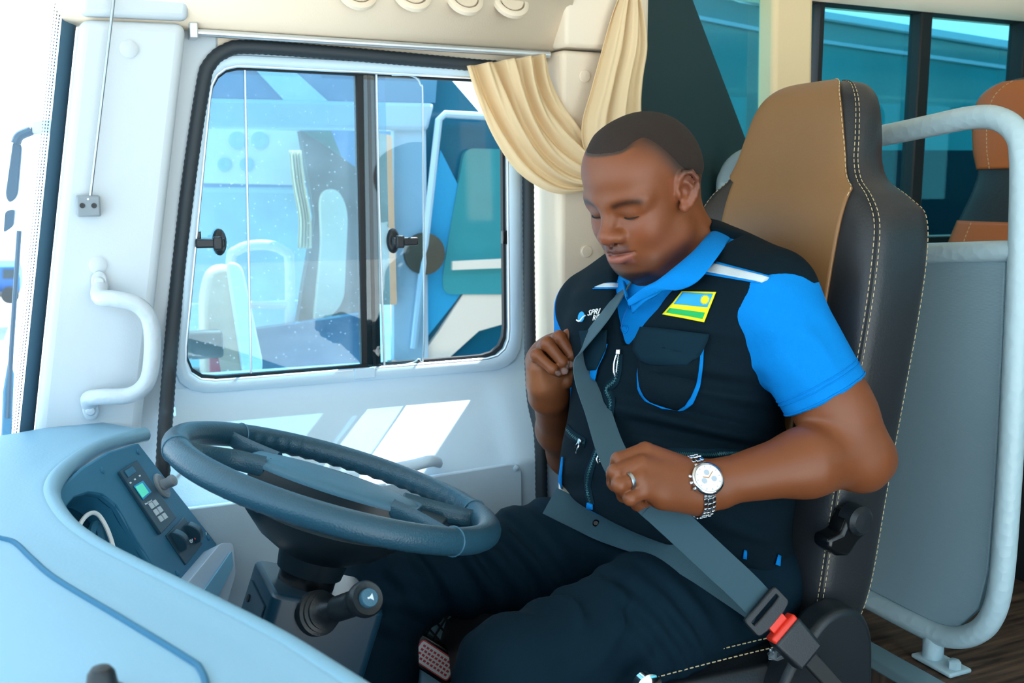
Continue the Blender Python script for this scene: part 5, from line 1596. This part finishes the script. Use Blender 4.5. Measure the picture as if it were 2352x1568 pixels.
# far chest pocket, mostly turned away
px_patch(vest_ops, [(1338, 760), (1345, 800), (1350, 850)], [(1400, 758), (1398, 800), (1376, 850)], 'pocket_flap', 'vest_edge', vest, off=0.006, th=0.003, bulge=0.006)
px_patch(vest_ops, [(1398, 790), (1380, 820), (1362, 850), (1360, 868)], [(1400, 790), (1392, 815), (1378, 845), (1372, 874)], 'pocket_lining', 'polo_blue', vest, off=0.005, th=0.002)
# chest logo: white lettering beside a round blue badge
P, N = march(vest_ops, [1338], [728], off=0.002); P = Vector(P[0]); N = Vector(N[0]); P2, _ = march(vest_ops, [1372], [721]); ux = (Vector(P2[0]) - P).normalized(); uy = N.cross(ux)
MB().lathe([(0.0085, 0), (0.0085, 0.0012), (0, 0.0014)], P, N, 20).build('logo_badge', 'flag_blue', vest)
MB().tube(cr_path([P + ux * x + uy * y + N * 0.0016 for x, y in ((-0.009, -0.004), (-0.003, -0.007), (0.004, -0.002), (0.010, 0.001))], 4), 0.0013, 6).build('logo_swoosh', 'white', vest)
for (px, py, tx, sz) in ((1366, 719, 'SPRI', 0.014), (1374, 730, 'RID', 0.012)):
    P, N = march(vest_ops, [px], [py], off=0.003); N = Vector(N[0])
    text_mesh(tx, sz, Vector(P[0]), ux, N.cross(ux), 'white', 'logo_lettering', vest, depth=0.0006, shear=0.2)
# main zip and waist zips
def zipper(pts, n, name, w=0.0035):
    P, N = px_line(vest_ops, pts, n, off=0.0015)
    h = MB()
    for i in range(len(P) - 1):
        t = (P[i + 1] - P[i]).normalized(); s = t.cross(N[i]).normalized()
        Mx = Matrix((t, s, N[i])).transposed()
        h.box(P[i] + s * (0.0009 if i % 2 else -0.0009), (0.0017, w, 0.0018), Mx)
    o = h.build(name, 'zip_teeth', vest, smooth=False); o['kind'] = 'stuff'
    tp = MB().add([], [])
    rows = [[p - N[i] * 0.0008 + (P[min(i + 1, len(P) - 1)] - P[max(i - 1, 0)]).normalized().cross(N[i]) * d for d in (-0.008, 0.008)] for i, p in enumerate(P)]
    h = MB(); h.grid(rows); h.build('zip_tape', 'vest_edge', vest, solid=0.001)
zipper([(1422, 812), (1415, 870), (1394, 893), (1404, 930), (1390, 985), (1372, 1035), (1354, 1085), (1350, 1120), (1358, 1158)], 130, 'front_zip')
zipper([(1530, 1040), (1600, 1042), (1680, 1042), (1740, 1040)], 90, 'waist_zip', 0.003)
zipper([(1302, 985), (1318, 1002), (1345, 1018)], 26, 'waist_zip', 0.003)
def pull(px0, px1, m='chrome'):
    P, N = march(vest_ops, [px0[0], px1[0]], [px0[1], px1[1]], off=0.005)
    a, b = Vector(P[0]), Vector(P[1]); n = Vector(N[0]); t = (b - a).normalized(); s = t.cross(n).normalized()
    o = MB().box(a, (0.009, 0.008, 0.005), Matrix((t, s, n)).transposed()).build('zip_slider', m, vest, bevel=0.0015)
    L = (b - a).length
    loop = [a + t * (L * 0.5 + L * 0.5 * math.cos(k * math.pi / 8)) + s * (0.0032 * math.sin(k * math.pi / 8)) + n * (0.003 * math.sin(math.pi * (0.5 + 0.5 * math.cos(k * math.pi / 8)))) for k in range(16)]
    MB().tube(loop, 0.0011, 6, closed=True).build('zip_pull', m, vest)
pull((1425, 808), (1418, 866)); pull((1338, 1014), (1330, 1042)); pull((1384, 1045), (1380, 1066))
# blue edging at pockets and hem
px_patch(vest_ops, [(1296, 1050), (1290, 1090), (1286, 1130)], [(1298, 1050), (1295, 1090), (1294, 1138)], 'pocket_lining', 'polo_blue', vest, off=0.004, nc=4, th=0.002)
px_patch(vest_ops, [(1352, 1153), (1350, 1166)], [(1364, 1157), (1364, 1168)], 'hem_tab', 'polo_blue', vest, off=0.003, nr=3, nc=4, th=0.002)
px_patch(vest_ops, [(1706, 1262), (1704, 1280)], [(1712, 1264), (1712, 1282)], 'hem_tab', 'polo_blue', vest, off=0.003, nr=3, nc=4, th=0.002)
px_patch(vest_ops, [(1784, 1272), (1778, 1296)], [(1790, 1276), (1788, 1300)], 'hem_tab', 'polo_blue', vest, off=0.003, nr=3, nc=4, th=0.002)

# ================================================================== things worn and held
clothes = [('u', lambda P: feval(vest_ops, P), 0), ('u', lambda P: feval(tr_ops, P), 0)]
belt = thing('seat_belt', 'dark grey webbing seat belt held across the man chest', 'seat belt', tuple(aY(1750, 1400, 1.05)))
def ribbon(pts, name, nseg=8, width=0.046):
    """pts: (px, py, Y, wx, wy, wz) with the direction of the webbing width"""
    hit = march(vest_ops, [p[0] for p in pts], [p[1] for p in pts])[0]
    P = cr_path([aY(p[0], p[1], min(p[2], float(q_[1]) - 0.022) if 1.0 < q_[1] < 1.6 else p[2]) for p, q_ in zip(pts, hit)], nseg)
    Wd = cr_path([Vector(p[3:6]).normalized() for p in pts], nseg)
    return strip_mesh(P, [w.normalized() * width / 2 for w in Wd], 0.0016).build(name, 'webbing', belt, angle=50)
ribbon([(1470, 610, 1.44, 0.5, 0.85, 0.1), (1440, 655, 1.425, 0.45, 0.88, 0.1), (1392, 722, 1.418, 0.35, 0.92, 0.2), (1344, 785, 1.414, 0.45, 0.75, 0.3), (1336, 818, 1.405, 0.85, 0.5, 0.2), (1346, 868, 1.368, 0.93, 0.25, 0.2), (1372, 940, 1.305, 0.95, 0.15, 0.2), (1398, 1020, 1.215, 0.95, 0.1, 0.2), (1425, 1075, 1.145, 0.95, 0.05, 0.2), (1455, 1115, 1.125, 0.9, 0.05, 0.35), (1510, 1165, 1.118, 0.7, 0.0, 0.65)], 'shoulder_webbing')
ribbon([(1500, 1155, 1.118, 0.75, 0.0, 0.6), (1560, 1210, 1.100, 0.75, 0.0, 0.62), (1640, 1285, 1.075, 0.76, 0.0, 0.62), (1710, 1350, 1.055, 0.78, 0.0, 0.6), (1752, 1395, 1.045, 0.8, 0.0, 0.58)], 'buckle_webbing')
# lap run laid over belly and thigh
lapc = [(1268, 1160), (1310, 1182), (1370, 1208), (1440, 1232), (1510, 1258), (1590, 1300), (1650, 1338), (1705, 1372), (1745, 1400)]
0 and print('lap', [tuple(march(clothes, [p[0]], [p[1]])[0][0]) for p in lapc])
LP_, LN_ = px_line(clothes, lapc, 50, off=0.004)
for _ in range(6):
    LP_ = [LP_[0]] + [(LP_[i - 1] + LP_[i] * 2 + LP_[i + 1]) / 4 for i in range(1, len(LP_) - 1)] + [LP_[-1]]
LW = []
for i in range(len(LP_)):
    t = (LP_[min(i + 1, len(LP_) - 1)] - LP_[max(i - 1, 0)]).normalized()
    n = Vector((-0.62, -0.55, 0.55)).normalized(); n = (n - t * n.dot(t)).normalized()
    LW.append(t.cross(n).normalized() * 0.024)
LP_ = [p + Vector((-0.008, -0.008, 0.008)) for p in LP_]
strip_mesh(LP_, LW, 0.0016).build('lap_webbing', 'webbing', belt, angle=50)
bt = aY(1369, 1208, 1.30)
i0 = min(range(len(LP_)), key=lambda i: abs((LP_[i] - _c).normalized().dot(Vector((ray(1369, 1208))).normalized()) - 1))
nb = Vector((-0.62, -0.55, 0.55)).normalized()
MB().lathe([(0.0058, 0), (0.0058, 0.002), (0.0045, 0.003), (0.0035, 0.002), (0, 0.002)], LP_[i0] + nb * 0.001, nb, 20).build('stop_button', 'black_gloss', belt)
# tongue plate
tc_ = aY(1756, 1402, 1.040)
td = (aY(1790, 1437, 1.030) - aY(1720, 1362, 1.048)).normalized(); tw = Vector((0.8, 0, 0.58)); tw = (tw - td * tw.dot(td)).normalized(); tn = td.cross(tw)
def tq(a, b, c=0): return tc_ + td * a + tw * b + tn * c
O_ = round_poly([tq(-0.016, -0.033), tq(-0.016, 0.033), tq(0.016, 0.033), tq(0.020, 0.014), tq(0.020, -0.014), tq(0.016, -0.033)], 0.006, 4)
I_ = round_poly([tq(-0.006, -0.026), tq(-0.006, 0.026), tq(-0.001, 0.026), tq(0.0, 0.013), tq(0.0, -0.013), tq(-0.001, -0.026)], 0.002, 4)
MB().ring(O_, I_, tn * 0.008).build('tongue', 'black_plastic', belt, bevel=0.002)
bkl = thing('belt_buckle', 'black seat belt buckle with a red release button beside the seat', 'buckle', tuple(aY(1800, 1480, 1.04)))
MB().prism([tq(0.036, -0.026, -0.008), tq(0.036, 0.026, -0.008), tq(0.090, 0.024, -0.008), tq(0.090, -0.024, -0.008)], tn * 0.024).build('housing', 'black_plastic', bkl, bevel=0.005, seg=3)
MB().prism([tq(0.028, -0.024, -0.006), tq(0.028, 0.024, -0.006), tq(0.038, 0.024, -0.006), tq(0.038, -0.024, -0.006)], tn * 0.020).build('release_button', 'buckle_red', bkl, bevel=0.003)
MB().prism([tq(0.016, -0.014, 0.000), tq(0.016, 0.014, 0.000), tq(0.030, 0.014, 0.000), tq(0.030, -0.014, 0.000)], tn * 0.008).build('guide', 'buckle_red', bkl, bevel=0.001)
MB().prism([tq(0.086, -0.012, -0.004), tq(0.086, 0.012, -0.004), tq(0.16, 0.012, -0.004), tq(0.16, -0.012, -0.004)], tn * 0.010).build('stem', 'black_matte', bkl, bevel=0.003)
# wrist watch
wt = thing('wristwatch', 'silver steel wristwatch with a pale dial on the man wrist', 'watch', tuple(aY(1622, 1115, 1.045)))
arm_ops = larm + lhand
Pw, Nw = march(arm_ops, [1622], [1102]); 
wax = Vector(LFM - LWR).normalized()
wN = Vector((-0.42, -0.76, 0.52)); wN = (wN - wax * wN.dot(wax)).normalized(); wT = wax.cross(wN).normalized()
if wT.z < 0: wT = -wT
wc = Vector(Pw[0]) + wN * 0.0012
cs_ = MB().lathe([(0.0205, -0.004), (0.0222, 0.0), (0.0222, 0.0055), (0.0212, 0.0075), (0.0192, 0.0085), (0.0184, 0.0072), (0, 0.0072)], wc, wN, 40).build('case', 'chrome', wt)
MB().lathe([(0.0182, 0), (0.0182, 0.0004), (0, 0.0004)], wc + wN * 0.0073, wN, 40).build('dial', 'white', wt)
mat('watch_sub', 'b9c6d6', 0.4, metal=0.3); mat('watch_gold', 'd08a50', 0.4)
for a in (90, 200, 340):
    a = math.radians(a)
    MB().lathe([(0.0038, 0), (0.0038, 0.0003), (0.003, 0.0003), (0, 0.0003)], wc + wN * 0.0077 + wT * 0.0075 * math.sin(a) + wax * 0.0075 * math.cos(a), wN, 18).build('subdial', 'watch_sub', wt)
for k in range(12):
    a = k * math.pi / 6; dv = wT * math.sin(a) + wax * math.cos(a)
    MB().box(wc + wN * 0.0079 + dv * 0.0156, (0.0024, 0.0009, 0.0005), Matrix((dv, wN.cross(dv), wN)).transposed()).build('hour_mark', 'watch_sub', wt)
for a, L in ((40, 0.011), (160, 0.008)):
    dv = wT * math.sin(math.radians(a)) + wax * math.cos(math.radians(a))
    MB().tube([wc + wN * 0.0083, wc + wN * 0.0083 + dv * L], 0.0005, 5).build('hand', 'watch_gold', wt)
for k, a in enumerate((-22, 0, 22)):
    dv = (-wax * math.cos(math.radians(a)) - wT * math.sin(math.radians(a)))
    MB().lathe([(0.0022, 0), (0.0022, 0.0035), (0.0016, 0.004), (0, 0.004)], wc + wN * 0.002 + dv * 0.0217, dv, 12).build('crown', 'chrome', wt)
# bracelet: rows of three links round the wrist
ctr = Vector(LWR + (LFM - LWR) * (float((np.array(wc) - LWR) @ (LFM - LWR)) / float((LFM - LWR) @ (LFM - LWR))))
lm = MB().box((0, 0, 0), (0.0072, 0.0066, 0.0022)); link0 = None
for k in range(1, 26):
    a = 0.60 + (2 * math.pi - 1.2) * (k - 1) / 24
    dv = wN * math.cos(a) - wT * math.sin(a)
    t = 0.02
    for _ in range(30): t += -float(feval(arm_ops, np.array(ctr + dv * t)[None])[0]) * 0.9
    p = ctr + dv * (t + 0.0016); tg = wax.cross(dv).normalized()
    for j, (o_, w_) in enumerate(((-0.0062, 0.0050), (0, 0.0064), (0.0062, 0.0050))):
        MB().box(p + wax * o_ + tg * (0.0012 if j == 1 else 0), (w_, 0.0062, 0.0024), Matrix((wax, tg, dv)).transposed()).build('link', 'chrome', wt, bevel=0.0006, seg=1)
# ring on the ring finger
rg0 = aY(1448, 1110, 1.060); fa = (pxY(*lf[2][0][1]) - pxY(*lf[2][0][0])); fa = Vector(fa).normalized()
rc_ = Vector(pxY(*lf[2][0][0])).lerp(Vector(pxY(*lf[2][0][1])), 0.52)
tag(MB().lathe([(0.0109, -0.0026), (0.0121, -0.0026), (0.0125, 0.0), (0.0121, 0.0026), (0.0109, 0.0026), (0.0109, -0.0026)], rc_, fa, 32).build('finger_ring', 'steel'), 'plain silver ring on the man ring finger', 'ring')
# ================================================================== outside: the neighbouring bus, mirror, yard
mat('nb_blue', '4d86a8', 0.35); mat('nb_rail', '9fc0d6', 0.35); mat('nb_light', 'a9d3ea', 0.4); mat('nb_teal', '0b5f7c', 0.25, coat=0.3)
mat('nb_swoosh', '2f9fd4', 0.3, coat=0.3); mat('nb_glass', '06303f', 0.08); mat('nb_pale', 'e3ddd2', 0.5); mat('nb_seat', 'e9b593', 0.6); mat('nb_dark', '4a4a40', 0.6, var=(5, 0.35))
mat('nb_sideglass', '3f97a2', 0.06, var=(1.3, 0.35)); mat('mirror_blue', '3b5a72', 0.4); mat('lorry_blue', '2a6fc0', 0.5); mat('red_cloth', 'd8323a', 0.7)  # nb_sideglass mottling paints cloud reflections into the glass colour
NY = 2.75
nb = thing('bus', 'blue-grey bus parked alongside, seen through the side windows', 'bus', tuple(aY(800, 900, NY)))
def npl(name, px, m, parent=nb, Y=NY, th=0.03, rad=0, bevel=0.0):
    P = [aY(p[0], p[1], Y) for p in px]
    if rad: P = round_poly(P, rad)
    return MB().prism(P, (0, th, 0)).build(name, m, parent, smooth=bool(bevel), bevel=bevel)
npl('roof_panel', [(380, 60), (1010, 100), (1000, 236), (380, 222)], 'nb_blue')  # header band; the sky reflected in it is put into its blue
npl('window_rail', [(380, 222), (1000, 236), (985, 300), (380, 292)], 'nb_rail', Y=NY - 0.02, th=0.06, bevel=0.012)
npl('sky_reflection', [(560, 130), (640, 130), (760, 238), (660, 238)], 'nb_light', Y=NY - 0.008, th=0.01)  # flat pale patch, a painted reflection of the sky
npl('lower_panel', [(300, 872), (1400, 800), (1400, 1400), (300, 1500)], 'nb_light')
npl('front_post', [(380, 280), (450, 285), (420, 900), (300, 900)], 'nb_light')
npl('door_post', [(905, 290), (978, 296), (985, 900), (905, 900)], 'nb_rail')
# deep teal flank with a lighter swoosh and a rounded cab window
npl('flank', [(960, 175), (1030, 175), (1105, 262), (1420, 262), (1420, 900), (940, 900)], 'nb_teal', Y=NY + 0.03)
npl('swoosh', [(1012, 345), (1060, 440), (1095, 520), (1105, 580), (1085, 640), (1040, 700), (960, 800), (940, 840), (958, 700), (985, 500)], 'nb_swoosh', Y=NY + 0.015, th=0.015)
npl('white_wedge', [(950, 840), (1010, 760), (1075, 660), (1100, 618), (1240, 600), (1240, 720), (1100, 760), (1000, 850)], 'nb_pale', Y=NY + 0.012, th=0.018)
npl('cab_window', [(1068, 340), (1240, 345), (1240, 676), (1020, 676), (1016, 640), (1035, 520)], 'nb_sideglass', Y=NY + 0.008, th=0.02, rad=0.03)
MB().tube([aY(p[0], p[1], NY - 0.02) for p in [(1130, 268), (1022, 262), (1008, 275), (985, 480), (950, 800)]], 0.011, 8).build('pane_frame', 'nb_rail', nb)
npl('window_sill', [(1040, 600), (1240, 590), (1240, 612), (1040, 620)], 'nb_pale', Y=NY - 0.004, th=0.012)
MB().lathe([(0.06, 0), (0.06, 0.02), (0, 0.025)], aY(972, 582, NY - 0.005), (0, -1, 0), 24).build('mirror_disc', 'nb_dark', nb)
# its saloon side behind the tinted windows
npl('saloon_glass', [(1480, -60), (1700, 6), (1870, 40), (2310, 114), (2600, 160), (2600, 345), (1480, 345)], 'nb_sideglass')
npl('roof_edge', [(1480, -90), (1870, 22), (2310, 92), (2600, 140), (2600, 156), (2310, 108), (1870, 38), (1480, -70)], 'nb_light', Y=NY - 0.03, th=0.06)
npl('cloud_reflection', [(1480, 10), (1870, 88), (2310, 150), (2310, 158), (1870, 96), (1480, 20)], 'nb_rail', Y=NY - 0.01, th=0.02)  # pale strip painted as a band of cloud reflected in the glass
npl('saloon_lower', [(1400, 345), (2600, 345), (2600, 1100), (1400, 1100)], 'nb_glass')
# inside its cab
mat('nb_green', '3f7f6a', 0.6, var=(6, 0.4)); mat('nb_cream', 'e8d3b4', 0.7)
npl('cab_seat_far', [(735, 440), (775, 430), (800, 480), (790, 700), (720, 760), (740, 560)], 'nb_cream', Y=3.22, th=0.05, rad=0.05)
npl('cab_shade', [(690, 300), (760, 300), (830, 470), (830, 300), (850, 300), (850, 500), (800, 470)], 'nb_green', Y=3.30, th=0.01)
mat('nb_far', '9dbcbc', 0.3, var=(3.5, 0.4))
npl('far_wall', [(200, 430), (860, 430), (860, 960), (200, 960)], 'nb_far', Y=3.95, th=0.03)
npl('far_roof', [(200, 200), (1000, 200), (1000, 430), (200, 430)], 'nb_blue', Y=3.97, th=0.03)
cabY = 3.35
npl('cab_header', [(380, 292), (712, 300), (700, 425), (380, 418)], 'nb_pale', Y=cabY, th=0.05)
for px in (545, 596):
    MB().lathe([(0.028, 0), (0.028, 0.006), (0.02, 0.008), (0, 0.004)], aY(px, 322, cabY), (0, -1, 0), 20).build('cab_vent', 'nb_rail', nb)
    MB().lathe([(0.022, 0), (0.022, 0.006), (0.016, 0.008), (0, 0.004)], aY(px - 30, 378, cabY), (0, -1, 0), 20).build('cab_vent', 'nb_rail', nb)
npl('cab_pillar', [(690, 300), (740, 330), (840, 400), (850, 900), (660, 900), (700, 640), (725, 500)], 'nb_dark', Y=cabY - 0.1, th=0.05)
npl('cab_post', [(862, 305), (900, 310), (912, 700), (872, 700)], 'nb_seat', Y=NY - 0.03, th=0.03, rad=0.01)
npl('cab_post_lower', [(896, 830), (914, 830), (918, 890), (900, 890)], 'nb_seat', Y=NY - 0.03, th=0.03)
npl('cab_dash', [(560, 760), (840, 720), (850, 920), (540, 930)], 'nb_teal', Y=cabY - 0.25, th=0.05)
npl('far_window_rail', [(380, 432), (690, 436), (690, 444), (380, 440)], 'nb_rail', Y=cabY + 0.2, th=0.02)
npl('cab_far_side', [(380, 700), (700, 690), (700, 930), (380, 930)], 'nb_light', Y=cabY + 0.2, th=0.02)
def outY(p, Y): return aY(p[0], p[1], Y)
Lc = resample(cr_path([outY(p, 3.18) for p in [(664, 345), (672, 420), (686, 500), (684, 570)]], 6), 16, closed=False)
Rc = resample(cr_path([outY(p, 3.18) for p in [(692, 345), (700, 420), (714, 500), (716, 570)]], 6), 16, closed=False)
h = MB(); h.grid([[a.lerp(b, k / 20) + Vector((0, 0.012 * math.sin(k * 1.4), 0)) for k in range(21)] for a, b in zip(Lc, Rc)])
tag(h.build('curtain', 'curtain', solid=0.002), 'narrow yellow curtain inside the neighbouring bus', 'curtain')
ns_ = thing('seat', 'pale pink driver seat inside the neighbouring bus', 'seat', tuple(aY(520, 880, 3.0)))
q = round_poly([outY(p, 3.02) for p in [(486, 612), (556, 612), (580, 780), (570, 900), (470, 900), (466, 680)]], 0.05)
MB().prism(q, (0, 0.12, 0)).build('backrest', 'nb_seat', ns_, bevel=0.02, seg=3)
MB().prism(round_poly([outY(p, 2.99) for p in [(520, 600), (556, 606), (606, 840), (596, 870), (560, 870)]], 0.03), (0, 0.03, 0)).build('trim', 'white', ns_, bevel=0.01)
MB().box(aY(470, 790, 2.95), (0.10, 0.05, 0.08)).build('armrest', 'nb_dark', ns_, bevel=0.01)
MB().prism([outY(p, 2.96) for p in [(482, 812), (500, 812), (512, 880), (484, 880)]], (0, 0.02, 0)).build('red_tag', 'red_cloth', ns_)
MB().prism([outY(p, 3.0) for p in [(450, 880), (620, 880), (620, 980), (450, 980)]], (0, 0.3, 0)).build('base', 'nb_dark', ns_)
hr = thing('handrail', 'pale looped handrail inside the neighbouring bus', 'handrail', tuple(aY(600, 900, 3.15)))
MB().tube(cr_path([outY(p, 3.15) for p in [(530, 900), (530, 620), (545, 575), (600, 562), (650, 575), (666, 620), (662, 900)]], 6), 0.016, 10).build('tube', 'nb_pale', hr)
MB().tube([outY(p, 3.15) for p in [(530, 700), (664, 700)]], 0.012, 8).build('crossbar', 'nb_pale', hr)
# own exterior mirror and wiper, past the windscreen edge
mi = thing('side_mirror', 'exterior mirror on its arm outside the windscreen', 'mirror', tuple(aY(60, 300, 2.0)))
m_ = lambda p, Y=2.0: aY(p[0], p[1], Y)
MB().prism(round_poly([m_(p) for p in [(70, 278), (118, 270), (118, 306), (70, 310)]], 0.006), (0, 0.03, 0)).build('arm_bracket', 'alu', mi, bevel=0.004)
MB().tube(cr_path([m_(p) for p in [(72, 300), (45, 312), (36, 330)]], 4), 0.008, 8).build('arm', 'mirror_blue', mi)
MB().prism(round_poly([m_(p) for p in [(30, 322), (50, 330), (40, 450), (22, 468), (12, 450)]], 0.01), (0, 0.05, 0)).build('main_mirror', 'mirror_blue', mi, bevel=0.006)
MB().prism(round_poly([m_(p) for p in [(12, 485), (34, 480), (30, 520), (8, 535)]], 0.006), (0, 0.05, 0)).build('lower_mirror', 'mirror_blue', mi, bevel=0.006)
wi = thing('wiper', 'wiper arm resting upright against the windscreen edge', 'wiper', tuple(aY(20, 1000, 1.95)))
MB().tube([m_(p, 1.95) for p in [(18, 960), (26, 800), (44, 530)]], 0.004, 8).build('arm', 'mirror_blue', wi)
MB().prism([m_(p, 1.95) for p in [(2, 1005), (26, 1005), (32, 860), (20, 820), (6, 900)]], (0, 0.015, 0)).build('arm_cover', 'nb_blue', wi, bevel=0.003)
lo = thing('lorry', 'blue lorry parked far across the yard', 'lorry', tuple(aY(10, 690, 16)))
MB().prism([aY(p[0], p[1], 16) for p in [(-60, 612), (38, 612), (46, 640), (46, 672), (-60, 672)]], (0, 1.5, 0)).build('body', 'lorry_blue', lo)
for px in (-20, 24):
    MB().lathe([(0.12, 0), (0.12, 0.2), (0, 0.2)], aY(px, 676, 16), (0, -1, 0), 16).build('wheel', 'rubber', lo)
MB().prism([aY(p[0], p[1], 15.95) for p in [(6, 618), (34, 618), (40, 640), (6, 640)]], (0, 0.03, 0)).build('cab_glass', 'nb_glass', lo)
# ================================================================== low things between the legs
net = thing('storage_net', 'black diamond net hanging below the seat front between the legs', 'net', tuple(aY(1005, 1560, 1.455)))
o0 = aY(1012, 1440, 1.455)
for i in range(-3, 4):
    for s in (-1, 1):
        c = o0 + Vector((i * 0.019, 0, 0))
        MB().tube([c + Vector((-0.045 * s, 0, -0.060)), c + Vector((0.045 * s, 0, 0.060))], 0.0018, 6).build('cord', 'black_matte', net)
MB().tube([o0 + Vector((-0.10, 0, 0.061)), o0 + Vector((0.10, 0, 0.061))], 0.003, 8).build('hem', 'black_matte', net)
bx = thing('control_box', 'small black box with a red-printed white label between the legs', 'box', tuple(aY(1000, 1600, 1.44)))
cB = aY(996, 1500, 1.44)
rt = Matrix.Rotation(math.radians(38), 3, 'Y') @ Matrix.Rotation(math.radians(-18), 3, 'Z')
MB().box(cB + Vector((0.004, 0.012, -0.012)), (0.085, 0.04, 0.05), rt).build('case', 'black_gloss', bx, bevel=0.004)
ln = rt @ Vector((0, -1, 0)); lx = rt @ Vector((1, 0, 0)); lz = rt @ Vector((0, 0, 1))
lc = cB + Vector((0.004, 0.012, -0.012)) + ln * 0.0205
mat('label_red', 'd84a55', 0.6)
q_ = lambda a, b, c=0: lc + lx * a + lz * b + ln * c
MB().prism(round_poly([q_(-0.036, -0.018), q_(0.036, -0.018), q_(0.036, 0.018), q_(-0.036, 0.018)], 0.006), ln * 0.0006).build('label_border', 'label_red', bx)
MB().prism(round_poly([q_(-0.034, -0.016, .0006), q_(0.034, -0.016, .0006), q_(0.034, 0.016, .0006), q_(-0.034, 0.016, .0006)], 0.005), ln * 0.0005).build('label', 'white', bx)
for i in range(4):
    for j in range(9):
        MB().box(q_(-0.027 + j * 0.0068, 0.010 - i * 0.0066, 0.0012), (0.0045, 0.0006, 0.0036), rt).build('label_print', 'label_red', bx, smooth=False)
pd = thing('pedal_stand', 'pale blue pedal stand on the footwell floor', 'pedal', tuple(aY(1000, 1650, 1.46)))
MB().prism([aY(p[0], p[1], 1.47) for p in [(968, 1505), (985, 1512), (1030, 1600), (1030, 1760), (960, 1760)]], (0, 0.04, 0)).build('bracket', 'dash_top', pd, bevel=0.004)
MB().box((cB.x, 1.49, 0.13), (0.12, 0.08, 0.26)).build('foot', 'black_matte', pd, bevel=0.01)

MB().prism([o0 + Vector(v) for v in ((-0.10, 0.012, -0.065), (0.10, 0.012, -0.065), (0.10, 0.012, 0.06), (-0.10, 0.012, 0.06))], (0, 0.004, 0)).build('backing', 'trim_teal', net)
